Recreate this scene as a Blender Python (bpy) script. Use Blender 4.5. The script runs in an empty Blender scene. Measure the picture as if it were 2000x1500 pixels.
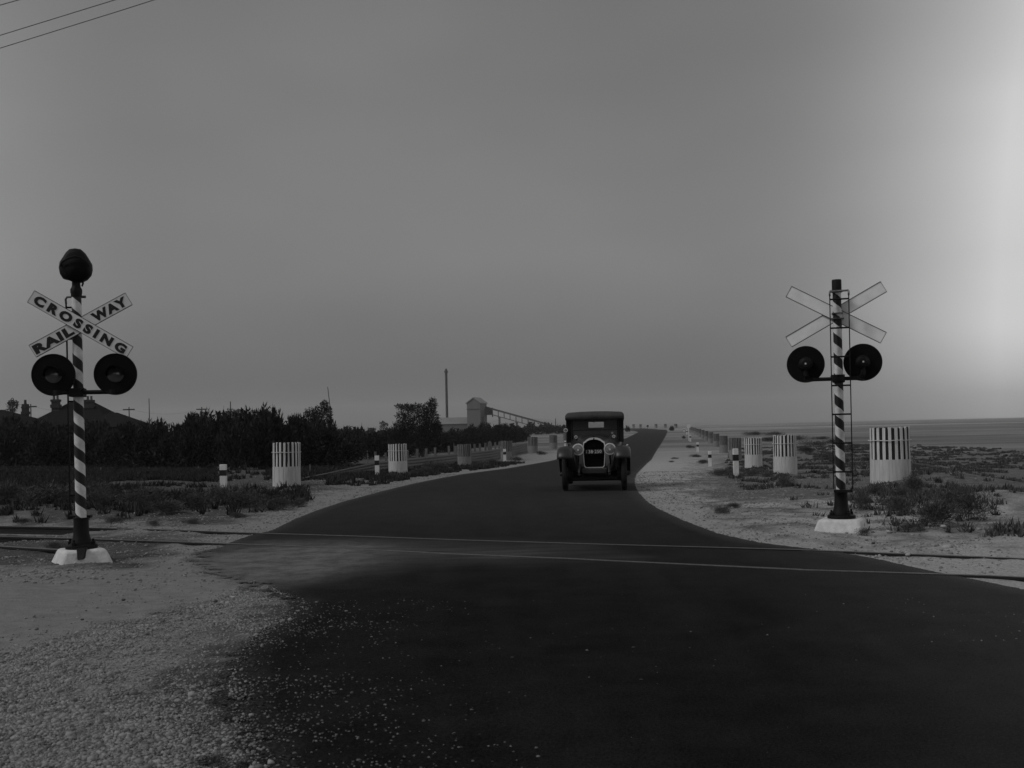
import bpy, math, random
import numpy as np
from mathutils import Vector, Matrix

R = math.radians
sc = bpy.context.scene
COL = sc.collection
random.seed(7)
rng = np.random.default_rng(7)

# ------------------------------------------------------------------ camera
F, CX, HY, CAMH, ROLL = 2050.0, 1000.0, 835.0, 1.54, R(1.2)   # measured from the photograph (2000 px wide)
cam = bpy.data.cameras.new('camera')
cam.sensor_width = 36.0
cam.lens = 36.0 * F / 2000.0
cam.shift_y = (HY - 750.0) / 2000.0
cam.clip_start, cam.clip_end = 0.1, 20000.0
cam.dof.use_dof = True
cam.dof.focus_distance = 19.0
cam.dof.aperture_fstop = 5.0
camo = bpy.data.objects.new('camera', cam)
COL.objects.link(camo)
camo.matrix_world = Matrix.Translation((0, 0, CAMH)) @ Matrix.Rotation(R(90), 4, 'X') @ Matrix.Rotation(-ROLL, 4, 'Z')
sc.camera = camo

# ------------------------------------------------------------------ light
SUN_EL, SUN_AZ = R(42), R(245)        # azimuth clockwise from +Y (north): from the left, a little behind the camera
w = bpy.data.worlds.new('World'); sc.world = w; w.use_nodes = True
nt = w.node_tree; nt.nodes.clear()
def wn(t, **k):
    n = nt.nodes.new(t)
    for a, b in k.items(): setattr(n, a, b)
    return n
sky = wn('ShaderNodeTexSky', sky_type='NISHITA', sun_disc=False, sun_elevation=SUN_EL, sun_rotation=SUN_AZ,
         air_density=1.0, dust_density=4.0, ozone_density=1.0)
bw = wn('ShaderNodeRGBToBW')
nt.links.new(sky.outputs[0], bw.inputs[0])
tc = wn('ShaderNodeTexCoord'); sx = wn('ShaderNodeSeparateXYZ')
nt.links.new(tc.outputs['Generated'], sx.inputs[0])
# thin overcast veil: brighter cloud towards the right-hand side of the view, a little to the far left
gr0 = wn('ShaderNodeMapRange'); 
for k_, v_ in (('From Min', .14), ('From Max', .42), ('To Min', 0), ('To Max', 1)): gr0.inputs[k_].default_value = v_
nt.links.new(sx.outputs['X'], gr0.inputs['Value'])
gr1 = wn('ShaderNodeMath', operation='POWER'); gr1.inputs[1].default_value = 3.0; nt.links.new(gr0.outputs[0], gr1.inputs[0])
gr = wn('ShaderNodeMath', operation='MULTIPLY'); gr.inputs[1].default_value = 2.2; nt.links.new(gr1.outputs[0], gr.inputs[0])
gl = wn('ShaderNodeMapRange', interpolation_type='SMOOTHSTEP')
gl.inputs['From Min'].default_value = -0.30; gl.inputs['From Max'].default_value = -0.60
gl.inputs['To Min'].default_value = 0.0; gl.inputs['To Max'].default_value = .8
nt.links.new(sx.outputs['X'], gl.inputs['Value'])
comp = wn('ShaderNodeMath', operation='POWER'); comp.inputs[1].default_value = 0.25   # veil flattens the clear-sky gradient
nt.links.new(bw.outputs[0], comp.inputs[0])
ew = wn('ShaderNodeMapRange', interpolation_type='SMOOTHSTEP')
for k_, v_ in (('From Min', .22), ('From Max', .42), ('To Min', 1.0), ('To Max', .75)): ew.inputs[k_].default_value = v_
nt.links.new(sx.outputs['Z'], ew.inputs['Value'])
gm = wn('ShaderNodeMath', operation='MULTIPLY'); nt.links.new(gr.outputs[0], gm.inputs[0]); nt.links.new(ew.outputs[0], gm.inputs[1])
eb = wn('ShaderNodeMapRange', interpolation_type='SMOOTHSTEP')
for k_, v_ in (('From Min', .01), ('From Max', .15), ('To Min', 2.0), ('To Max', 1.0)): eb.inputs[k_].default_value = v_
nt.links.new(sx.outputs['Z'], eb.inputs['Value'])
gm2 = wn('ShaderNodeMath', operation='MULTIPLY'); nt.links.new(gm.outputs[0], gm2.inputs[0]); nt.links.new(eb.outputs[0], gm2.inputs[1]); gm = gm2
a1 = wn('ShaderNodeMath', operation='ADD'); nt.links.new(gm.outputs[0], a1.inputs[0]); nt.links.new(gl.outputs[0], a1.inputs[1])
nz = wn('ShaderNodeTexNoise'); nz.inputs['Scale'].default_value = 1.6; nz.inputs['Detail'].default_value = 3
mpw = wn('ShaderNodeMapping'); mpw.inputs['Scale'].default_value = (1, 1, 2.5)
nt.links.new(tc.outputs['Generated'], mpw.inputs[0]); nt.links.new(mpw.outputs[0], nz.inputs[0])
nm = wn('ShaderNodeMapRange'); nm.inputs['To Min'].default_value = 0.85; nm.inputs['To Max'].default_value = 1.15
nm.inputs['From Min'].default_value = 0.3; nm.inputs['From Max'].default_value = 0.7
nt.links.new(nz.outputs[0], nm.inputs['Value'])
a2 = wn('ShaderNodeMath', operation='ADD'); a2.inputs[1].default_value = 1.0
nt.links.new(a1.outputs[0], a2.inputs[0])
m1 = wn('ShaderNodeMath', operation='MULTIPLY'); nt.links.new(comp.outputs[0], m1.inputs[0]); nt.links.new(a2.outputs[0], m1.inputs[1])
m2 = wn('ShaderNodeMath', operation='MULTIPLY'); nt.links.new(m1.outputs[0], m2.inputs[0]); nt.links.new(nm.outputs[0], m2.inputs[1])
eh = wn('ShaderNodeMapRange', interpolation_type='SMOOTHSTEP')
for k_, v_ in (('From Min', 0.0), ('From Max', .16), ('To Min', .66), ('To Max', 1.07)): eh.inputs[k_].default_value = v_
nt.links.new(sx.outputs['Z'], eh.inputs['Value'])
m3 = wn('ShaderNodeMath', operation='MULTIPLY'); nt.links.new(m2.outputs[0], m3.inputs[0]); nt.links.new(eh.outputs[0], m3.inputs[1]); m2 = m3
bg = wn('ShaderNodeBackground'); bg.inputs['Strength'].default_value = 0.13
nt.links.new(m2.outputs[0], bg.inputs['Color'])
ow = wn('ShaderNodeOutputWorld'); nt.links.new(bg.outputs[0], ow.inputs[0])

sun = bpy.data.lights.new('sun', 'SUN'); sun.energy = 1.2; sun.angle = R(14); sun.color = (1, 1, 1)
suno = bpy.data.objects.new('sun', sun); COL.objects.link(suno)
sd = Vector((math.sin(SUN_AZ) * math.cos(SUN_EL), math.cos(SUN_AZ) * math.cos(SUN_EL), math.sin(SUN_EL)))
suno.rotation_euler = sd.to_track_quat('Z', 'Y').to_euler()
suno.location = (0, 0, 60)

vs = sc.view_settings
vs.view_transform = 'Standard'; vs.look = 'None'; vs.exposure = 0.0; vs.gamma = 1.0; vs.use_curve_mapping = False
sc.cycles.volume_bounces = 1
sc.cycles.max_bounces = 6
sc.cycles.transparent_max_bounces = 12

# ------------------------------------------------------------------ geometry of the place
RA = np.array([-4.24, 16.7]); RN = np.array([0.462, 0.887])     # a point of the far rail, and its normal
_pn = {}
def hash2(ix, iy, seed):
    h = (ix.astype(np.int64) * 374761393 + iy.astype(np.int64) * 668265263 + seed * 974634777) & 0xffffffff
    h = ((h ^ (h >> 13)) * 1274126177) & 0xffffffff
    return ((h ^ (h >> 16)) & 0xffff) / 65535.0
def vnoise(x, y, seed=0):
    x = np.asarray(x, float); y = np.asarray(y, float)
    ix = np.floor(x); iy = np.floor(y); fx = x - ix; fy = y - iy
    fx = fx * fx * (3 - 2 * fx); fy = fy * fy * (3 - 2 * fy)
    a = hash2(ix, iy, seed); b = hash2(ix + 1, iy, seed); c = hash2(ix, iy + 1, seed); d = hash2(ix + 1, iy + 1, seed)
    return (a * (1 - fx) + b * fx) * (1 - fy) + (c * (1 - fx) + d * fx) * fy
def fbm(x, y, seed=0, o=4):
    s = 0; a = .5
    for k in range(o):
        s = s + a * vnoise(x * 2 ** k, y * 2 ** k, seed + k); a *= .5
    return s
def zbase(x, y):
    s = (np.asarray(x) - RA[0]) * RN[0] + (np.asarray(y) - RA[1]) * RN[1]
    t = np.clip((s - 9.0) / 52.0, 0, 1)
    t = t * 0.75 + 0.25 * t * t * (3 - 2 * t)
    return -1.05 * t
def ray(px, py):
    u, v = px - CX, py - HY
    uu = u * math.cos(ROLL) - v * math.sin(ROLL); vv = v * math.cos(ROLL) + u * math.sin(ROLL)
    return uu / F, -vv / F            # x/y, (z-cam)/y
def project(x, y, z):
    u = F * x / y; v = -F * (z - CAMH) / y
    return CX + u * math.cos(ROLL) + v * math.sin(ROLL), HY + v * math.cos(ROLL) - u * math.sin(ROLL)
def ground(px, py, dz=0.0):
    a, b = ray(px, py)
    y = 10.0
    for _ in range(400):
        y2 = (float(zbase(a * y, y)) + dz - CAMH) / b
        y = .6 * y + .4 * y2 if y2 > 0 else y * 1.3
    return (a * y, y, float(zbase(a * y, y)))
def at(px, py, y):                     # the point seen at a pixel, at a given distance
    a, b = ray(px, py); return (a * y, y, CAMH + b * y)

# ------------------------------------------------------------------ materials (the photograph is black and white: all greys)
MATS = {}
def mat(name, g=.2, rough=.8, var=.15, scale=8.0, bump=0.0, bscale=40.0, metal=0.0, spec=.3, stretch=(1, 1, 1), coord='Object', g2=None, coat=0.0):
    m = bpy.data.materials.new(name); m.use_nodes = True
    t = m.node_tree; b = t.nodes['Principled BSDF']
    b.inputs['Roughness'].default_value = rough; b.inputs['Metallic'].default_value = metal
    b.inputs['Specular IOR Level'].default_value = spec
    b.inputs['Coat Weight'].default_value = coat
    tcn = t.nodes.new('ShaderNodeTexCoord'); mp = t.nodes.new('ShaderNodeMapping')
    mp.inputs['Scale'].default_value = stretch
    t.links.new(tcn.outputs[coord], mp.inputs[0])
    n = t.nodes.new('ShaderNodeTexNoise'); n.inputs['Scale'].default_value = scale; n.inputs['Detail'].default_value = 6
    n.inputs['Roughness'].default_value = .65
    t.links.new(mp.outputs[0], n.inputs[0])
    r = t.nodes.new('ShaderNodeValToRGB')
    lo, hi = (g * (1 - var), g * (1 + var)) if g2 is None else (g, g2)
    r.color_ramp.elements[0].position = .3; r.color_ramp.elements[1].position = .7
    r.color_ramp.elements[0].color = (lo, lo, lo, 1); r.color_ramp.elements[1].color = (hi, hi, hi, 1)
    t.links.new(n.outputs[0], r.inputs[0]); t.links.new(r.outputs[0], b.inputs['Base Color'])
    if bump:
        n2 = t.nodes.new('ShaderNodeTexNoise'); n2.inputs['Scale'].default_value = bscale; n2.inputs['Detail'].default_value = 4
        t.links.new(mp.outputs[0], n2.inputs[0])
        bp = t.nodes.new('ShaderNodeBump'); bp.inputs['Strength'].default_value = bump; bp.inputs['Distance'].default_value = .01
        t.links.new(n2.outputs[0], bp.inputs['Height']); t.links.new(bp.outputs[0], b.inputs['Normal'])
    MATS[name] = m
    return m
M_white = mat('white_paint', .54, .55, .14, 9, .15, 60, stretch=(1, 1, .3))
M_board = mat('sign_enamel', .60, .4, .08, 5)
M_letter = mat('letter_paint', .012, .5)
M_back = mat('board_back', .68, .6, .12, 4)
M_black = mat('black_iron', .006, .6, .5, 6, .2, 80, spec=.15)
M_black2 = mat('black_disc', .004, .7, .3, 3, spec=.08)
M_conc = mat('whitewashed_concrete', .50, .9, .2, 9, .8, 35, g2=None)
M_picket = mat('whitewashed_picket', .50, .85, .22, 7, .4, 50, stretch=(4, 4, .5))
M_pickl = mat('whitewashed_boarding', .42, .9, .2, 6, .4, 50, stretch=(4, 4, .45))
M_darkst = mat('tarred_stave', .010, .8, .5, 6, .3, 50, stretch=(4, 4, .5))
M_greyp = mat('weathered_picket', .17, .9, .3, 7, .3, 50, stretch=(4, 4, .5))
M_greyd = mat('weathered_dark_stave', .022, .9, .4, 7, stretch=(4, 4, .5))
M_wire = mat('wire', .12, .5, .1, 5, metal=.4)
M_wood = mat('grey_timber', .10, .9, .35, 6, .4, 50, stretch=(4, 4, .6))
M_darkwood = mat('dark_timber', .04, .9, .35, 6, .4, 50, stretch=(4, 4, .6))
M_rail = mat('rail_steel', .012, .6, .35, 20, .2, 60, metal=.2)
M_head = mat('rail_head', .11, .5, .35, 12, metal=.6, stretch=(1, 1, 1))
M_corr = mat('corrugated_iron', .075, .7, .25, 4, metal=.1, stretch=(.3, 1, 3))
M_carp = mat('car_paint', .019, .42, .2, 3, spec=.4)
M_chassis = mat('chassis_black', .005, .6, .4, 6, spec=.3)
M_tyre = mat('tyre_rubber', .006, .85, .35, 12, .3, 50)
M_nickel = mat('nickel', .75, .35, .1, 5, metal=.6)
M_canvas = mat('hood_canvas', .05, .92, .25, 5, .4, 70)
M_curtain = mat('side_curtain', .006, .8, .3, 5)
M_leather = mat('seat_leather', .035, .6, .3, 5)
M_core = mat('radiator_core', .003, .9, .3, 60, spec=0)
M_spoke = mat('wheel_wood', .05, .6, .2, 5)
M_roof = mat('slate_roof', .014, .95, .1, 1.5, spec=.03, stretch=(1, 1, 6))
M_brick = mat('brick', .028, .9, .2, 6)
M_wallh = mat('house_wall', .015, .9, .15, 3)
M_tin = mat('factory_iron', .10, .8, .12, .6, stretch=(6, 6, .4))
M_tinr = mat('factory_roof', .17, .7, .12, .5, stretch=(3, .5, 1))
M_stack = mat('chimney_steel', .045, .7, .2, 1)
M_win = mat('dark_window', .02, .3)
M_stem = mat('bark', .05, .9, .3, 8)
M_stone = mat('pale_stone', .30, .9, .25, 3, coord='Object')
M_insul = mat('porcelain', .4, .4)

def leafmat(name, lo, hi):
    m = bpy.data.materials.new(name); m.use_nodes = True
    t = m.node_tree; b = t.nodes['Principled BSDF']
    b.inputs['Roughness'].default_value = .8; b.inputs['Specular IOR Level'].default_value = .15
    g = t.nodes.new('ShaderNodeNewGeometry'); r = t.nodes.new('ShaderNodeValToRGB')
    r.color_ramp.elements[0].color = (lo, lo, lo, 1); r.color_ramp.elements[1].color = (hi, hi, hi, 1)
    t.links.new(g.outputs['Random Per Island'], r.inputs[0]); t.links.new(r.outputs[0], b.inputs['Base Color'])
    return m
M_leaf = leafmat('tamarisk_leaf', .004, .032)
M_leafd = leafmat('boxthorn_leaf', .010, .034)
M_grass = leafmat('dry_grass', .008, .045)
M_salt = leafmat('saltbush_leaf', .02, .10)
M_grit = leafmat('road_grit', .02, .19)
M_stones = leafmat('gravel_stone', .10, .27)
M_stones.node_tree.nodes['Principled BSDF'].inputs['Roughness'].default_value = .9

def glassmat(name, tint=.6, alpha=.25, rough=.05):
    m = bpy.data.materials.new(name); m.use_nodes = True
    b = m.node_tree.nodes['Principled BSDF']
    b.inputs['Base Color'].default_value = (tint,) * 3 + (1,)
    b.inputs['Roughness'].default_value = rough; b.inputs['Alpha'].default_value = alpha
    return m
M_glass = glassmat('windscreen_glass', .12, .2)
M_lens = mat('lamp_glass', .16, .12, .5, 18, .4, 30, spec=.8)
M_siglens = mat('signal_lens', .05, .15, .2, 10, spec=.8)

# ------------------------------------------------------------------ mesh tools
class MB:
    def __init__(s): s.v = []; s.f = []; s.m = []
    def add(s, vs_, fs, mi=0):
        o = len(s.v); s.v += [tuple(p) for p in vs_]; s.f += [tuple(i + o for i in f) for f in fs]; s.m += [mi] * len(fs); return s
    def box(s, x0, x1, y0, y1, z0, z1, mi=0, M=None):
        p = [(x, y, z) for z in (z0, z1) for y in (y0, y1) for x in (x0, x1)]
        if M is not None: p = [tuple(M @ Vector(q)) for q in p]
        return s.add(p, [(0, 2, 3, 1), (4, 5, 7, 6), (0, 1, 5, 4), (2, 6, 7, 3), (0, 4, 6, 2), (1, 3, 7, 5)], mi)
    def frust(s, w0, w1, z0, z1, M=None, mi=0):
        p = [(a * w0, b * w0, z0) for a, b in ((-1, -1), (1, -1), (1, 1), (-1, 1))] + [(a * w1, b * w1, z1) for a, b in ((-1, -1), (1, -1), (1, 1), (-1, 1))]
        if M is not None: p = [tuple(M @ Vector(q)) for q in p]
        return s.add(p, [(3, 2, 1, 0), (4, 5, 6, 7)] + [(i, (i + 1) % 4, (i + 1) % 4 + 4, i + 4) for i in range(4)], mi)
    def lathe(s, prof, n=24, M=None, mi=0, cap=True):     # prof: (r, z) list, axis z
        vs_ = []; fs = []
        for (r, z) in prof:
            for k in range(n):
                a = 2 * math.pi * k / n; vs_.append((r * math.cos(a), r * math.sin(a), z))
        for i in range(len(prof) - 1):
            for k in range(n):
                fs.append((i * n + k, i * n + (k + 1) % n, (i + 1) * n + (k + 1) % n, (i + 1) * n + k))
        if cap:
            if prof[0][0] > 1e-6: fs.append(tuple(range(n))[::-1])
            if prof[-1][0] > 1e-6: fs.append(tuple((len(prof) - 1) * n + k for k in range(n)))
        if M is not None: vs_ = [tuple(M @ Vector(q)) for q in vs_]
        return s.add(vs_, fs, mi)
    def tube(s, pts, r, n=10, mi=0, rs=None, cap=True):
        pts = [Vector(p) for p in pts]; vs_ = []; fs = []; up = None
        for i, p in enumerate(pts):
            d = (pts[min(i + 1, len(pts) - 1)] - pts[max(i - 1, 0)]).normalized()
            if up is None:
                up = Vector((0, 0, 1)) if abs(d.z) < .9 else Vector((1, 0, 0))
            a = d.cross(up).normalized(); b = a.cross(d).normalized(); up = b
            rr = rs[i] if rs else r
            for k in range(n):
                t = 2 * math.pi * k / n; vs_.append(p + a * math.cos(t) * rr + b * math.sin(t) * rr)
        for i in range(len(pts) - 1):
            for k in range(n):
                fs.append((i * n + k, i * n + (k + 1) % n, (i + 1) * n + (k + 1) % n, (i + 1) * n + k))
        if cap: fs += [tuple(range(n))[::-1], tuple((len(pts) - 1) * n + k for k in range(n))]
        return s.add(vs_, fs, mi)
    def loft(s, secs, closed=True, cap=True, mi=0):       # list of equal-length point lists
        n = len(secs[0]); vs_ = [p for q in secs for p in q]; fs = []
        for i in range(len(secs) - 1):
            for k in range(n if closed else n - 1):
                fs.append((i * n + k, i * n + (k + 1) % n, (i + 1) * n + (k + 1) % n, (i + 1) * n + k))
        if cap and closed: fs += [tuple(range(n))[::-1], tuple((len(secs) - 1) * n + k for k in range(n))]
        return s.add(vs_, fs, mi)
    def build(s, name, mats, parent=None, smooth=True, ang=35, bevel=0):
        me = bpy.data.meshes.new(name); me.from_pydata(s.v, [], s.f)
        mats = mats if isinstance(mats, (list, tuple)) else [mats]
        for m in mats: me.materials.append(m)
        me.polygons.foreach_set('material_index', s.m)
        me.validate(); me.update()
        if smooth:
            me.polygons.foreach_set('use_smooth', [True] * len(me.polygons)); me.set_sharp_from_angle(angle=R(ang))
        o = bpy.data.objects.new(name, me); COL.objects.link(o); o.parent = parent
        if bevel:
            b = o.modifiers.new('bevel', 'BEVEL'); b.width = bevel; b.segments = 2; b.limit_method = 'ANGLE'
        return o
def npmesh(name, V, T, mats, parent=None, smooth=False):
    V = np.asarray(V, np.float32); T = np.asarray(T, np.int32); k = T.shape[1]
    me = bpy.data.meshes.new(name)
    me.vertices.add(len(V)); me.vertices.foreach_set('co', V.ravel())
    me.loops.add(T.size); me.loops.foreach_set('vertex_index', T.ravel())
    me.polygons.add(len(T)); me.polygons.foreach_set('loop_start', np.arange(0, T.size, k, dtype=np.int32))
    me.polygons.foreach_set('loop_total', np.full(len(T), k, np.int32))
    if smooth: me.polygons.foreach_set('use_smooth', np.ones(len(T), bool))
    me.update(calc_edges=True)
    for m in (mats if isinstance(mats, (list, tuple)) else [mats]): me.materials.append(m)
    o = bpy.data.objects.new(name, me); COL.objects.link(o); o.parent = parent
    return o
def tag(o, label=None, cat=None, group=None, kind=None):
    if label: o['label'] = label
    if cat: o['category'] = cat
    if group: o['group'] = group
    if kind: o['kind'] = kind
    return o
def empty(name, loc=(0, 0, 0), rz=0.0, **k):
    o = bpy.data.objects.new(name, None); COL.objects.link(o); o.location = loc; o.rotation_euler = (0, 0, rz); o.empty_display_size = .2
    return tag(o, **k)
def copy_tree(o, parent=None):
    c = o.copy(); COL.objects.link(c); c.parent = parent
    for ch in [q for q in bpy.data.objects if q.parent is o]: copy_tree(ch, c)
    return c
ORD = 'first second third fourth fifth sixth seventh eighth ninth tenth eleventh twelfth thirteenth fourteenth fifteenth sixteenth seventeenth eighteenth nineteenth twentieth'.split()
TENS = {2: 'twenty', 3: 'thirty', 4: 'forty', 5: 'fifty', 6: 'sixty'}
TENTH = {2: 'twentieth', 3: 'thirtieth', 4: 'fortieth', 5: 'fiftieth', 6: 'sixtieth'}
def ordinal(n):
    if n <= 20: return ORD[n - 1]
    return TENTH[n // 10] if n % 10 == 0 else TENS[n // 10] + '-' + ORD[n % 10 - 1]
def text_mesh(body, size, spacing=1.0, thick=0.0, ext=.0015):
    c = bpy.data.curves.new('lettering', 'FONT'); c.body = body; c.size = size; c.space_character = spacing
    c.align_x = 'CENTER'; c.align_y = 'CENTER'; c.offset = thick; c.extrude = ext; c.resolution_u = 4
    o = bpy.data.objects.new('lettering', c); COL.objects.link(o)
    dg = bpy.context.evaluated_depsgraph_get(); dg.update()
    me = bpy.data.meshes.new_from_object(o.evaluated_get(dg)); bpy.data.objects.remove(o)
    return me

# ------------------------------------------------------------------ ground and road
def PL(pts, dz=0.0): return np.array([ground(x, y, dz)[:2] for x, y in pts])
far_l = PL([(1150, 838.2), (1200, 839.2), (1238, 841.5), (1247, 844), (1225, 855), (1190, 868), (1160, 878), (1120, 888), (1087, 897), (1048, 905),
            (987, 915.5), (905, 926), (850, 936), (802, 946), (737, 962.6), (674, 979), (617, 998), (575, 1015), (533, 1036), (490, 1046),
            (450, 1060), (380, 1088), (420, 1120), (520, 1150), (572, 1175), (560, 1205), (505, 1235), (463, 1275), (446, 1320), (450, 1400), (490, 1500), (540, 1640)])
near = np.array([[-0.9, 2.6], [-0.8, 0.0], [-0.6, -8.0], [14.0, -8.0], [22.0, 3.0]])
far_r = PL([(2350, 1262), (2100, 1172), (1924, 1137), (1800, 1112), (1720, 1094), (1640, 1079), (1560, 1070), (1480, 1060), (1400, 1042), (1330, 1015), (1285, 994),
            (1262, 979), (1247, 963), (1240, 948), (1239, 935), (1243, 925), (1264, 904), (1283, 879), (1293, 864), (1300, 852), (1304, 843), (1302, 839.5), (1260, 837), (1180, 836.2)])
ROAD = np.vstack([far_l, near, far_r])
def sdist(P, poly):
    n = len(poly); x = P[:, 0]; y = P[:, 1]; d = np.full(len(P), 1e18); ins = np.zeros(len(P), bool)
    for i in range(n):
        a = poly[i]; b = poly[(i + 1) % n]; e = b - a; wx = x - a[0]; wy = y - a[1]
        t = np.clip((wx * e[0] + wy * e[1]) / max(e @ e, 1e-12), 0, 1)
        d = np.minimum(d, (wx - e[0] * t) ** 2 + (wy - e[1] * t) ** 2)
        c = (a[1] > y) != (b[1] > y)
        with np.errstate(divide='ignore', invalid='ignore'):
            xi = (b[0] - a[0]) * (y - a[1]) / (b[1] - a[1]) + a[0]
        ins ^= c & (x < xi)
    d = np.sqrt(d); return np.where(ins, -d, d)
def axis(lo, hi, st, far_lo, far_hi, gr):
    m = list(np.arange(lo, hi + 1e-6, st)); s = st; p = hi
    while p < far_hi: s *= gr; p += s; m.append(p)
    s = st; p = lo
    while p > far_lo: s *= gr; p -= s; m.insert(0, p)
    return np.array(m)
xs = axis(-11, 13, .085, -2600, 2600, 1.045)
ys = axis(2.5, 40, .11, -60, 4200, 1.022)
GX, GY = np.meshgrid(xs, ys)
P = np.stack([GX.ravel(), GY.ravel()], 1)
SD = sdist(P, ROAD)
# mounds and patches, placed where the place has them
def patch_mask(P, items):
    m = np.zeros(len(P))
    for (px, py, rx, ry, a) in items:       # centre pixel, half sizes in metres along x and y
        c = ground(px, py)
        q = ((P[:, 0] - c[0]) / rx) ** 2 + ((P[:, 1] - c[1]) / ry) ** 2
        m += a * np.exp(-q)
    return m
MOUNDS = [(1860, 948, 1.3, 1.0, .33), (1770, 958, .8, .7, .12), (1950, 985, 1.0, .8, .25), (300, 945, 2.5, .9, .1), (60, 1002, 1.5, .5, .07), (900, 892, 2.0, 1.5, .12)]
rail_s = (P[:, 0] - RA[0]) * RN[0] + (P[:, 1] - RA[1]) * RN[1]
def ground_z(P, SDv):
    dist = np.hypot(P[:, 0], P[:, 1])
    off = np.clip((SDv - .05) / .6, 0, 1)
    z = zbase(P[:, 0], P[:, 1])
    mic = (fbm(P[:, 0] * 3.1, P[:, 1] * 3.1, 3) - .47) * .075 * np.clip(28 / np.maximum(dist, 1), .0, 1) + (fbm(P[:, 0] * .5, P[:, 1] * .5, 11) - .47) * .12
    z = z + mic * off + patch_mask(P, MOUNDS) * off
    s = (P[:, 0] - RA[0]) * RN[0] + (P[:, 1] - RA[1]) * RN[1]
    along = (P[:, 0] - RA[0]) * .887 - (P[:, 1] - RA[1]) * .462
    trench = np.exp(-((s + 1.4) / 2.7) ** 4) * np.clip((-along - 2.5) / 1.5, 0, 1) * .14
    trench_r = np.exp(-((s + .8) / 1.5) ** 4) * np.clip((along - 10.5) / 1.5, 0, 1) * .05
    z = z - trench 
    return z - .012
GZ = ground_z(P, SD)
nx, ny = len(xs), len(ys)
idx = np.arange(nx * ny).reshape(ny, nx)
Q = np.stack([idx[:-1, :-1].ravel(), idx[:-1, 1:].ravel(), idx[1:, 1:].ravel(), idx[1:, :-1].ravel()], 1)
gnd = npmesh('ground', np.column_stack([P, GZ]), Q, [], smooth=True)
tag(gnd, kind='structure')
LANE = PL([(-300, 1140), (-300, 1330), (0, 1268), (150, 1225), (300, 1190), (450, 1150), (600, 1135), (760, 1110), (900, 1098), (1150, 1092), (1100, 1072), (700, 1058), (520, 1060), (400, 1080), (250, 1115), (100, 1125)])
lane = np.clip(.5 - sdist(P, LANE) / .5, 0, 1)
pale = np.clip(1.15 - SD / (1.0 + .10 * np.maximum(P[:, 1] - 14, 0)), 0, 1)
# scrubby belts: left verge behind the rails, right verge beyond the shoulder
left = np.clip((-P[:, 0] - 1.0) / 2, 0, 1)
pale = np.maximum(pale, np.clip(1.0 - np.abs(rail_s) / 2.0, 0, 1) * .8)
pale = np.maximum(pale, np.clip((13.5 - P[:, 1]) / 2, 0, 1) * .9)
right_open = np.clip((P[:, 0] - 2) / 2, 0, 1) * np.clip((23 - P[:, 1]) / 3, 0, 1)
pale = np.maximum(pale, right_open * (.85 - .45 * vnoise(P[:, 0] * .9, P[:, 1] * 1.6, 21)))
pale = np.clip(pale + (fbm(P[:, 0] * 1.3, P[:, 1] * 1.3, 5) - .47) * .9, 0, 1)
pale = pale - .75 * np.exp(-(SD / .45) ** 2) * (P[:, 1] < 9.5) * (P[:, 0] < 1) - .35 * (vnoise(P[:, 0] * 2.3, P[:, 1] * 2.3, 63) > .6) * (P[:, 1] < 10) * (P[:, 0] < 0)
def fattr(o, name, v):
    a = o.data.attributes.new(name, 'FLOAT', 'POINT'); a.data.foreach_set('value', np.asarray(v, np.float32))
fattr(gnd, 'right_lift', np.clip((P[:, 0] - .5 + .0 * P[:, 1]) / 4, 0, 1)); fattr(gnd, 'pale', pale); fattr(gnd, 'lane', lane)  # first mask lightens the ground towards the right, in place of vignetting

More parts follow.
